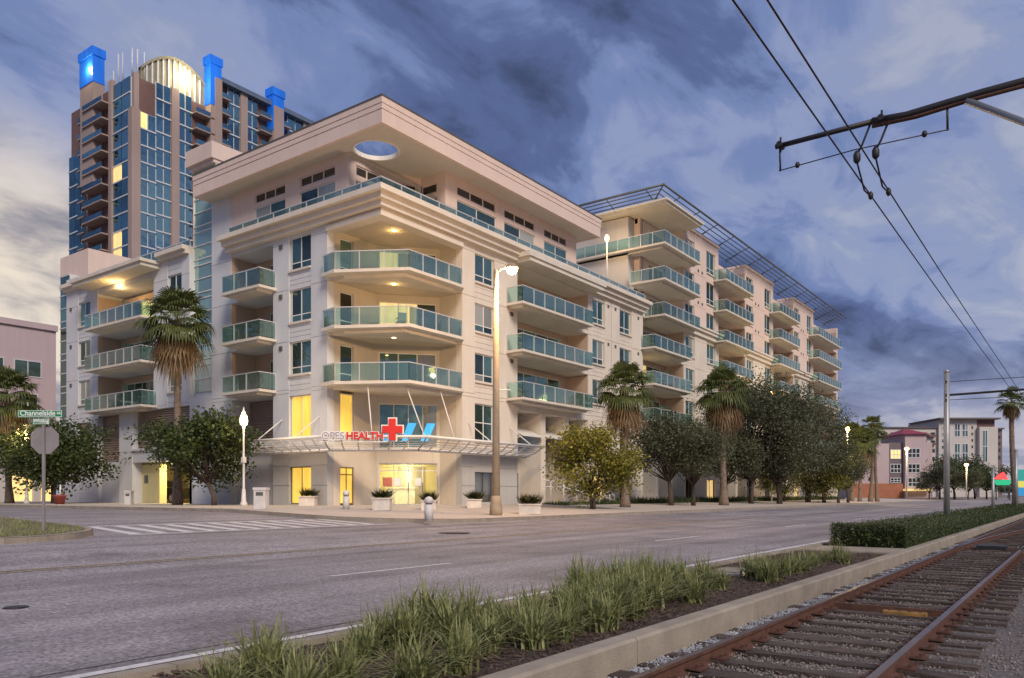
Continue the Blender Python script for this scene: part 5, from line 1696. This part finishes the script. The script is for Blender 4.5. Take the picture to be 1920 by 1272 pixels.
    for _ in range(9000):
        u = r.uniform(-2, 10.6); v = 20.7 + r.random() ** 1.5 * 8; 
        if math.hypot(max(0, u - VE + VR), max(0, 20.4 + VR - v)) > VR - .25: continue
        z = walk_z(v); a = Vector((r.gauss(0, .4), r.gauss(0, .4), 1)).normalized() * r.uniform(.05, .16); b = Vector((r.gauss(0, 1), r.gauss(0, 1), 0)).normalized() * .012; p = Vector((u, v, z))
        mb.quad(p - b, p + b, p + a)
    add('verge_grass', mb, blade_m, None, kind='stuff', label='dry grass on the verge round the stop sign', category='grass')


vegetation()


# ================================================================== STREET FURNITURE
def lamp_light(par, p, power, colr, rad=.15):
    l = bpy.data.lights.new('street lamp light', 'POINT'); l.energy = power; l.color = colr; l.shadow_soft_size = rad
    o = bpy.data.objects.new('lamp_light', l); col.objects.link(o); o.parent = par
    o.matrix_parent_inverse = Matrix.Translation(-Vector(par.location)); o.location = p
    return o


pole_m = mat('tan lamp pole', (.36, .27, .18), .7, .15, 3)
post_w = mat('white lamp post', (.62, .58, .55), .6, .1, 3)
plant_box = mat('white planter', (.62, .56, .50), .8, .1, 3)
bloom = leaf_mat('planter foliage', (.03, .045, .015), (.13, .12, .04), 5)


def furniture():
    # tall street lamp on the avenue
    u, v = at_v(930, 22.0), 22.0; z = walk_z(v)
    T = thing('street_lamp', (u, v, z), 'tall tan street lamp glowing in front of the clinic corner', 'street lamp')
    ztop = 11.75
    add('pole', MB().tube([(u, v, z), (u, v, z + 5), (u, v, ztop)], [.20, .16, .11], 14), pole_m, T)
    add('base', MB().lathe((u, v, z), [(.30, 0), (.30, .25), (.26, .6), (.22, .9)], 14), pole_m, T)
    add('arm', MB().tube([(u, v, ztop - .15), (u + .1, v - .25, ztop + .05), (u + .25, v - .65, ztop + .08)], .05, 8), pole_m, T)
    add('sign_bracket', MB().tube([(u, v, 6.2), (u + .4, v - .55, 6.2)], .025, 6), white_m, T)
    h = (u + .28, v - .72, ztop)
    add('lamp_head', MB().lathe((h[0], h[1], h[2] + .02), [(.30, 0), (.28, .10), (.16, .2), (.05, .26)], 12), pole_m, T)
    add('lamp_bulb', MB().lathe((h[0], h[1], h[2] - .26), [(.04, 0), (.18, .06), (.25, .18), (.25, .27)], 12), lamp_e, T)
    lamp_light(T, (h[0], h[1], h[2] - .45), 1500, (1, .62, .28), .22)

    def acorn(p, label, power, k):
        T = thing('pedestrian_lamp', p, label, 'lamp post', 'white acorn lamp posts')
        x, y, z = p
        add('post', MB().lathe((x, y, z), [(.20, 0), (.20, .15), (.13, .3), (.10, .9), (.065, 1.0), (.05, 4.2), (.09, 4.3), (.06, 4.4)], 12), post_w, T)
        add('box', MB().box(x - .1, x + .1, y - .1, y + .1, z + 2.4, z + 2.7), post_w, T)
        add('globe', MB().lathe((x, y, z + 4.4), [(.06, 0), (.17, .1), (.21, .3), (.17, .55), (.06, .72)], 12), lamp_w, T)
        add('finial', MB().lathe((x, y, z + 5.1), [(.13, 0), (.06, .12), (.03, .35)], 8), post_w, T)
        lamp_light(T, (x - .35, y - .35, z + 4.75), power, (1, .70, .34), .15)
    p = on_u(457, 25.8); acorn(p, 'white acorn lamp post beside the leaning green tree', 170, 0)
    p = on_u(50, 24.0); acorn(p, 'acorn lamp glowing behind the stop sign', 150, 1)
    # other lit lamps
    def tall(px, v, py, label, power, name='street_lamp', z0=None, head=.2):
        u = at_v(px, v); d = u * C + v * S; zt = CZ + (HY - py) / F * d; z = walk_z(v) if z0 is None else z0
        T = thing(name, (u, v, z), label, 'street lamp', 'street lamps down the avenue')
        add('pole', MB().tube([(u, v, z), (u, v, zt - .1)], [.09, .05], 8), post_w, T)
        add('lamp_bulb', MB().lathe((u, v, zt - .3), [(.05, 0), (head * .7, .1), (head, .3), (head * .6, .5), (.04, .6)], 10), lamp_e, T)
        lamp_light(T, (u - .5, v - .5, zt), power, (1, .68, .26), .2)
    tall(1138, 34.5, 447, 'lamp on a slim pole standing on the roof terrace', 150, 'terrace_lamp', 18.2)
    tall(1447, 27.5, 738, 'lamp glowing inside the dark oak crowns', 140)
    tall(1589, 22.5, 805, 'lamp beside the lit palm at the far corner', 900, head=.25)
    for (px, py, Z, lab) in ((1700, 842, 150, 'far street lamp in front of the red roofed building'), (1812, 872, 160, 'far street lamp in front of the pale tower')):
        r = ray(px, py); p = Vector((r.x * Z, r.y * Z, CZ + r.z * Z))
        T = thing('street_lamp', (p.x, p.y, .2), lab, 'street lamp', 'street lamps down the avenue')
        add('pole', MB().tube([(p.x, p.y, .2), (p.x, p.y, p.z)], .12, 6), post_w, T)
        add('lamp_bulb', MB().lathe((p.x, p.y, p.z - .3), [(.1, 0), (.35, .2), (.38, .4), (.1, .6)], 8), lamp_e, T)
        lamp_light(T, (p.x - .6, p.y - .6, p.z), 500, (1, .68, .3), .3)

    # stop sign seen from behind, with the street name blades
    Z = 20.6; r = ray(82, 825); x, y = r.x * Z, r.y * Z; zc = CZ + r.z * Z; zg = walk_z(y)
    T = thing('stop_sign', (x, y, zg), 'back of a grey octagonal stop sign under green street name blades', 'sign')
    f = Frame((x, y), (S, -C), (-C, -S))
    add('post', MB().box(-.03, .03, -.03, .03, zg - .1, zc + .7, f), sign_back, T)
    mb = MB(); R_ = .40
    pts = [(R_ * math.cos(R(22.5 + 45 * k)), R_ * math.sin(R(22.5 + 45 * k))) for k in range(8)]
    fr_ = [f.P(a, -.04, zc + b) for a, b in pts]; bk = [f.P(a, -.06, zc + b) for a, b in pts]
    mb.quad(*fr_); mb.quad(*bk[::-1])
    for k in range(8): mb.quad(fr_[k], bk[k], bk[(k + 1) % 8], fr_[(k + 1) % 8])
    add('octagon_plate', mb, sign_back, T)
    rot = Matrix(((f.s.x, 0, f.d.x), (f.s.y, 0, f.d.y), (0, 1, 0))).to_4x4()
    def blade(px, py, w, h, txt, size, small=None):
        c = (px - 82) / F * Z; zz = CZ + (HY - py) / F * Z
        o = add('street_name_blade', MB().box(c - w / 2, c + w / 2, .032, .046, zz - h / 2, zz + h / 2, f), green_sign, T)
        t = .012
        add('blade_border', MB().box(c - w / 2 + .01, c + w / 2 - .01, .047, .050, zz + h / 2 - .01 - t, zz + h / 2 - .01, f).box(c - w / 2 + .01, c + w / 2 - .01, .047, .050, zz - h / 2 + .01, zz - h / 2 + .01 + t, f)
            .box(c - w / 2 + .01, c - w / 2 + .01 + t, .047, .050, zz - h / 2 + .023, zz + h / 2 - .023, f).box(c + w / 2 - .01 - t, c + w / 2 - .01, .047, .050, zz - h / 2 + .023, zz + h / 2 - .023, f), sign_white, o)
        me = text_mesh(txt, size, .003, sign_white, .003)
        q = f.P(c - (.06 if small else 0), .052, zz + .01); me.transform(Matrix.Translation(q) @ rot); put('lettering', me, o)
        if small:
            me = text_mesh(small, size * .4, .003, sign_white, .003)
            q = f.P(c + w / 2 - .085, .052, zz + .01); me.transform(Matrix.Translation(q) @ rot); put('lettering', me, o)
    blade(77, 776.5, 1.17, .19, 'Channelside', .19, 'DR')
    blade(79, 791, .44, .15, 'Whiting', .12)

    # planters, bollards, bins on the pavement
    def planter(px, py, z, w, h, label, red=False):
        u, v = at_z(px, py, z); z = walk_z(v)
        T = thing('planter', (u, v, z), label, 'planter', 'planters at the clinic entrance')
        f = Frame((u, v), (S, -C), (-C, -S))
        mb = MB().box(-w / 2, w / 2, -.4, .4, z, z + h * .88, f); mb.box(-w / 2 - .05, w / 2 + .05, -.45, .45, z + h * .882, z + h, f)
        add('box', mb, plant_box, T)
        r = random.Random(px); fl = MB()
        for _ in range(420):
            a = r.uniform(0, 6.28); q = w * .5 * math.sqrt(r.random()); p = Vector((*f.P(q * math.cos(a), .35 * math.sin(a), 0)[:2], z + h))
            d = Vector((r.gauss(0, .5), r.gauss(0, .5), 1)).normalized() * r.uniform(.2, .65); b = d.orthogonal().normalized() * .05
            fl.quad(p, p + d * .6 + b, p + d, p + d * .6 - b)
        add('foliage', fl, bloom, T)
    planter(717, 957, .58, 0.85, .6, 'pale planter with dark foliage left of the clinic door')
    planter(805, 958, .52, .75, .5, 'pale planter with foliage right of the clinic door')
    planter(578, 951, .62, .9, .55, 'pale planter at the yellow lit side window')
    planter(890, 954, .55, .8, .5, 'small pale planter left of the tall street lamp')
    planter(993, 962, .46, 1.05, .5, 'wide low planter right of the tall street lamp')
    for (px, py, lab) in ((649, 962, 'white bollard on the corner by the yellow window'), (804, 972, 'white bollard at the kerb in front of the clinic door')):
        u, v = at_z(px, py, .45); z = walk_z(v)
        T = thing('bollard', (u, v, z), lab, 'bollard', 'white bollards')
        add('post', MB().lathe((u, v, z), [(.17, 0), (.17, .62), (.13, .63), (.13, .68), (.17, .69), (.17, .82), (.12, .9), (.02, .94)], 14), post_w, T)
        add('collar', MB().lathe((u, v, z + .635), [(.135, 0), (.135, .04)], 14), dark_alu, T)
    for (px, py, w, h, m_, lab) in ((490, 957, .55, 1.0, post_w, 'pale litter bin beside the acorn lamp post'), (242, 949, .4, .9, post_w, 'small pale cabinet near the garage entrance')):
        u, v = at_z(px, py, .62); z = walk_z(v)
        T = thing('litter_bin' if px > 300 else 'utility_cabinet', (u, v, z), lab, 'bin' if px > 300 else 'cabinet')
        f = Frame((u, v), (S, -C), (-C, -S))
        add('body', MB().box(-w / 2, w / 2, -w / 2, w / 2, z, z + h * .86, f), m_, T); add('lid', MB().box(-w / 2 - .03, w / 2 + .03, -w / 2 - .03, w / 2 + .03, z + h * .862, z + h, f), m_, T)
        add('opening', MB().box(-w * .3, w * .3, w / 2, w / 2 + .02, z + h * .62, z + h * .78, f), dark_alu, T)
    u, v = at_z(112, 948, .62); z = walk_z(v)
    T = thing('flower_pot', (u, v, z), 'red flower pot with a pale stake on the side street pavement', 'flower pot')
    add('pot', MB().lathe((u, v, z), [(.28, 0), (.38, .5), (.42, .52), (.42, .62), (.36, .62)], 14), terracotta, T)
    add('stake', MB().tube([(u, v, z + .5), (u + .05, v, z + 1.3)], .05, 6), white_m, T)
    # white ramp handrails on the avenue side
    T = thing('ramp_railing', (46, 30.2, .6), 'white handrails of the entrance ramp beside the yellow green tree', 'railing')
    for (dv, n) in ((0, 0), (1.1, 1)):
        v = 29.3 + dv; z = walk_z(v)
        for hh in (.5, .95):
            add('rail', MB().tube([(45.0, v, z + hh + .75), (46.0, v, z + hh + .72), (52.5, v, z + hh - .1), (53.2, v, z + hh - .3), (53.2, v, z + .2)], .035, 6), white_m, T)
        for k in range(5):
            t = k / 4; add('post', MB().tube([(46 + 6.5 * t, v, z - .05), (46 + 6.5 * t, v, z + 1.65 - .85 * t)], .03, 6), white_m, T)
    # dark car in the garage
    T = thing('parked_car', (33.1, 56.9, G), 'black car parked inside the lit garage', 'car')
    f = Frame((U0 + 2.5, 56.9), (0, 1), (-1, 0))
    prof = [(-2.3, .3), (2.3, .3), (2.35, .75), (2.1, 1.05), (1.3, 1.12), (.75, 1.62), (-1.4, 1.68), (-2.1, 1.2), (-2.35, 1.1)]
    mb = MB(); w = .92; zg = G
    A = [f.P(a, w * (.9 if b > 1.3 else 1), zg + b) for a, b in prof]; B = [f.P(a, -w * (.9 if b > 1.3 else 1), zg + b) for a, b in prof]
    mb.quad(*A); mb.quad(*B[::-1])
    for k in range(len(prof)): mb.quad(A[k], B[k], B[(k + 1) % len(prof)], A[(k + 1) % len(prof)])
    add('body', mb, car_black, T)
    mb = MB(); wp_ = [(-1.9, 1.15), (1.15, 1.15), (.7, 1.55), (-1.35, 1.58)]
    mb.quad(*[f.P(a, w * 1.0 + .005 - (.08 if b > 1.3 else 0), zg + b) for a, b in wp_]); add('side_window', mb, win_g, T)
    for s in (-1.45, 1.45):
        for dd in (.9, -.9):
            p = [f.P(s, dd - .11, zg + .36), f.P(s, dd + .11, zg + .36)]
            o = add('wheel', MB().tube(p, .36, 18), rubber, T)
            p = [f.P(s, dd - .115, zg + .36), f.P(s, dd + .115, zg + .36)]; add('rim', MB().tube(p, .23, 12), steel, o)
    add('tail_light', MB().box(-2.37, -2.25, .55, .88, zg + .95, zg + 1.1, f), red_m, T)
    # street covers
    for (px, py, lab) in ((850, 1003, 'round iron cover in the far traffic lane'), (30, 1140, 'small dark cover in the near traffic lane')):
        u, v = at_z(px, py, road_z(15 if py < 1050 else 8)); z = road_z(v)
        T = thing('manhole_cover', (u, v, z), lab, 'manhole cover')
        rr_ = .55 if py < 1050 else .14
        add('rim', MB().lathe((u, v, z), [(rr_, 0), (rr_, .010), (rr_ * .9, .012)], 20), dark_steel, T); add('lid', MB().lathe((u, v, z + .0125), [(rr_ * .86, 0), (rr_ * .84, .004)], 20), steel if False else dark_steel, T)
    u, v = at_z(1373, 1072, .03); T = thing('utility_cover', (u, v, .0), 'pale concrete utility lid among the lily grass', 'utility cover')
    v = min(v, 5.1)
    add('frame', MB().box(u - .5, u + .5, v - .32, v + .32, -.05, .05), plant_box, T); add('lid', MB().box(u - .42, u + .42, v - .25, v + .25, .051, .065), concrete, T)

    # ------------------------------------------------ tramway overhead line
    ua = 9.56; T = thing('tramway_bracket', (ua, -1.9, -.2), 'dark tubular bracket arm carrying the tram wires over the track', 'bracket')
    add('post', MB().tube([(ua, -1.9, -.25), (ua, -1.9, 6.6)], [.13, .10], 12), steel, T)
    add('arm', MB().tube([(ua, 3.04, 5.60), (ua, 1.9, 5.60)], .030, 10), dark_steel, T)
    add('arm', MB().tube([(ua, 1.95, 5.60), (ua, 1.6, 5.57), (ua, .9, 5.60), (ua, -1.9, 5.62)], .042, 10), dark_steel, T)
    add('arm_sleeve', MB().tube([(ua, 1.95, 5.55), (ua, 1.5, 5.53), (ua, 1.0, 5.56), (ua, -1.8, 5.58)], .028, 8), rust, T)
    add('strut', MB().tube([(ua, 1.02, 5.56), (ua, -1.8, 3.5)], .036, 10), steel, T)
    for vv in (2.98, 1.85, .42): add('clamp', MB().tube([(ua - .07, vv, 5.60), (ua + .07, vv, 5.60)], .035, 8).tube([(ua, vv, 5.52), (ua, vv, 5.70)], .012, 6), dark_steel, T)
    add('span_wire', MB().tube([(ua, 3.0, 5.30), (ua, 2.15, 5.33), (ua, 1.18, 5.30)], .007, 5), dark_steel, T)
    for vv in (2.99, 1.2): add('hanger', MB().tube([(ua, vv, 5.6), (ua + .02, vv, 5.3)], .012, 6), dark_steel, T)
    for vv in (2.78, 1.42): add('insulator', MB().lathe((ua, vv, 5.285), [(.02, 0), (.03, .03), (.02, .06)], 8), dark_steel, T)
    for vv in (2.12, 1.92):
        add('insulator', MB().lathe((ua + .03, vv, 5.18), [(.018, 0), (.04, .03), (.04, .10), (.018, .14)], 10), dark_steel, T)
        add('hanger', MB().tube([(ua, vv - .15, 5.58), (ua + .05, vv - .05, 5.38), (ua + .03, vv, 5.28)], .012, 6), dark_steel, T)
        add('hanger', MB().tube([(ua + .03, vv, 5.2), (ua + .5, vv + .02, 5.02), (ua + .75, vv, 5.02)], .010, 6), dark_steel, T)
        add('clamp', MB().lathe((ua + .75, vv, 4.98), [(.01, 0), (.03, .03), (.03, .07), (.01, .1)], 8), dark_steel, T)
    # contact wires
    for (px0, px1, lab) in ((1398, 1702, 'tram contact wire, the lower of the pair'), (1445, 1730, 'tram contact wire, the higher of the pair')):
        v_ = 2.14 if px0 == 1398 else 1.93
        W = thing('contact_wire', (6, v_, 5.1), lab, 'wire', 'tram contact wires')
        pts = []
        for k in range(41):
            u = -6 + k * 2.6 if k < 40 else 140
            pts.append((u, v_, 5.08 + .03 * math.cos(u * .19)))
        add('wire', MB().tube(pts, .009, 5), dark_steel, W)
    # the pole in the hedge with its arms
    def tram_pole(px, v, py_top, label, arms, lean=0, thick=.12):
        u = at_v(px, v); d = u * C + v * S; zt = CZ + (HY - py_top) / F * d
        T = thing('tramway_pole', (u, v, 0), label, 'pole', 'tramway poles')
        add('post', MB().tube([(u, v, -.1), (u + lean, v, zt)], [thick, thick * .85], 12), steel, T)
        add('cap', MB().lathe((u + lean, v, zt), [(thick * .9, 0), (thick * .95, .06), (thick * .3, .14)], 12), steel, T)
        for (dz, th, ve) in arms:
            add('arm', MB().tube([(u, v - thick, zt - dz), (u, ve, zt - dz + (.05 if th > .03 else -.1))], th, 6), dark_steel, T)
            for q in (-1, 1): add('insulator', MB().lathe((u - thick - .04, v, zt - dz - .05 + q * .03), [(.02, 0), (.04, .03), (.02, .06)], 8), dark_steel, T)
        return T
    tram_pole(1775, 4.55, 699, 'grey steel tramway pole standing in the clipped hedge', ((.38, .012, -3), (.92, .045, -.6), (1.12, .012, -3)))
    tram_pole(1862, 4.5, 880, 'thin far tramway pole at the end of the hedge', (), 0, .09)
    T = tram_pole(1905, 3.9, 846, 'dark far tramway pole below the thin palm', (), 0, .13)
    # coloured signs far down the line
    Z = 150.0; m = Z / F; r = ray(1880, 0); f = Frame((r.x * Z, r.y * Z), (S, -C), (-C, -S)); zz = lambda y: CZ + (HY - y) * m; X = lambda px: (px - 1880) * m
    T = thing('harbour_sign', (r.x * Z, r.y * Z, .2), 'green and red sign on posts far down the line', 'sign')
    mb = MB(); pts = [(X(1862) , zz(900)), (X(1898), zz(900)), (X(1892), zz(910)), (X(1868), zz(910))]
    mb.quad(*[f.P(a, .1, b) for a, b in pts]); mb.quad(*[f.P(a, -.2, b) for a, b in pts][::-1])
    for k in range(4): mb.quad(f.P(pts[k][0], .1, pts[k][1]), f.P(pts[k][0], -.2, pts[k][1]), f.P(pts[(k + 1) % 4][0], -.2, pts[(k + 1) % 4][1]), f.P(pts[(k + 1) % 4][0], .1, pts[(k + 1) % 4][1]))
    add('green_panel', mb, emit('green sign', (.01, .30, .14), .5), T)
    mb = MB(); pts = [(X(1864), zz(899)), (X(1890), zz(899)), (X(1882), zz(885)), (X(1872), zz(891))]
    mb.quad(*[f.P(a, .1, b) for a, b in pts]); mb.quad(*[f.P(a, -.2, b) for a, b in pts][::-1]); add('red_panel', mb, emit('red sign', (.8, .06, .06), .5), T)
    for x in (1868, 1893): add('post', MB().box(X(x) - .1, X(x) + .1, -.1, 0, .2, zz(908), f), dark_steel, T)
    T = thing('coloured_hoarding', (f.P(X(1912), 0, 0)[0], f.P(X(1912), 0, 0)[1], .2), 'teal, yellow and blue hoarding beyond the hedge end', 'sign')
    for (y0, y1, c, nm) in ((880, 902, (.02, .24, .21), 'teal_panel'), (902, 914, (.50, .48, .08), 'yellow_panel'), (914, 930, (.02, .20, .42), 'blue_panel')):
        add(nm, MB().box(X(1901), X(1935), -.3, 0, zz(y1), zz(y0) - .05, f), emit(nm, c, .3), T)
    # balcony furniture on the corner
    ch = MB()
    ch.box(-.25, .25, -.25, .25, .38, .43); ch.box(-.25, .25, .22, .27, .43, .9)
    for a in (-.23, .23):
        for b in (-.23, .23): ch.box(a - .02, a + .02, b - .02, b + .02, 0, .38)
        ch.box(a - .025, a + .025, -.25, .25, .6, .63)
    chm = ch.mesh('patio_chair', dark_alu)
    for (x, y, z, a, lab) in ((33.0, 32.3, Z4, 2.6, 'dark patio chair by the railing of the corner balcony with lit doors'), (34.6, 32.0, Z4, 3.6, 'second dark patio chair on the corner balcony with lit doors'), (35.9, 32.2, Z4, 4.2, 'dark patio chair at the clinic side end of the lit corner balcony'),
                              (34.0, 32.2, Z5, 3.0, 'dark patio chair on the topmost corner balcony'), (36.0, 32.0, Z5, 4.0, 'second dark patio chair on the topmost corner balcony')):
        o = put('patio_chair', chm, None, label=lab, category='chair', group='patio chairs on the corner balconies'); o.location = (x, y, z + .006); o.rotation_euler = (0, 0, a)


furniture()

for o in bpy.data.objects:
    if '_w' in o: del o['_w']
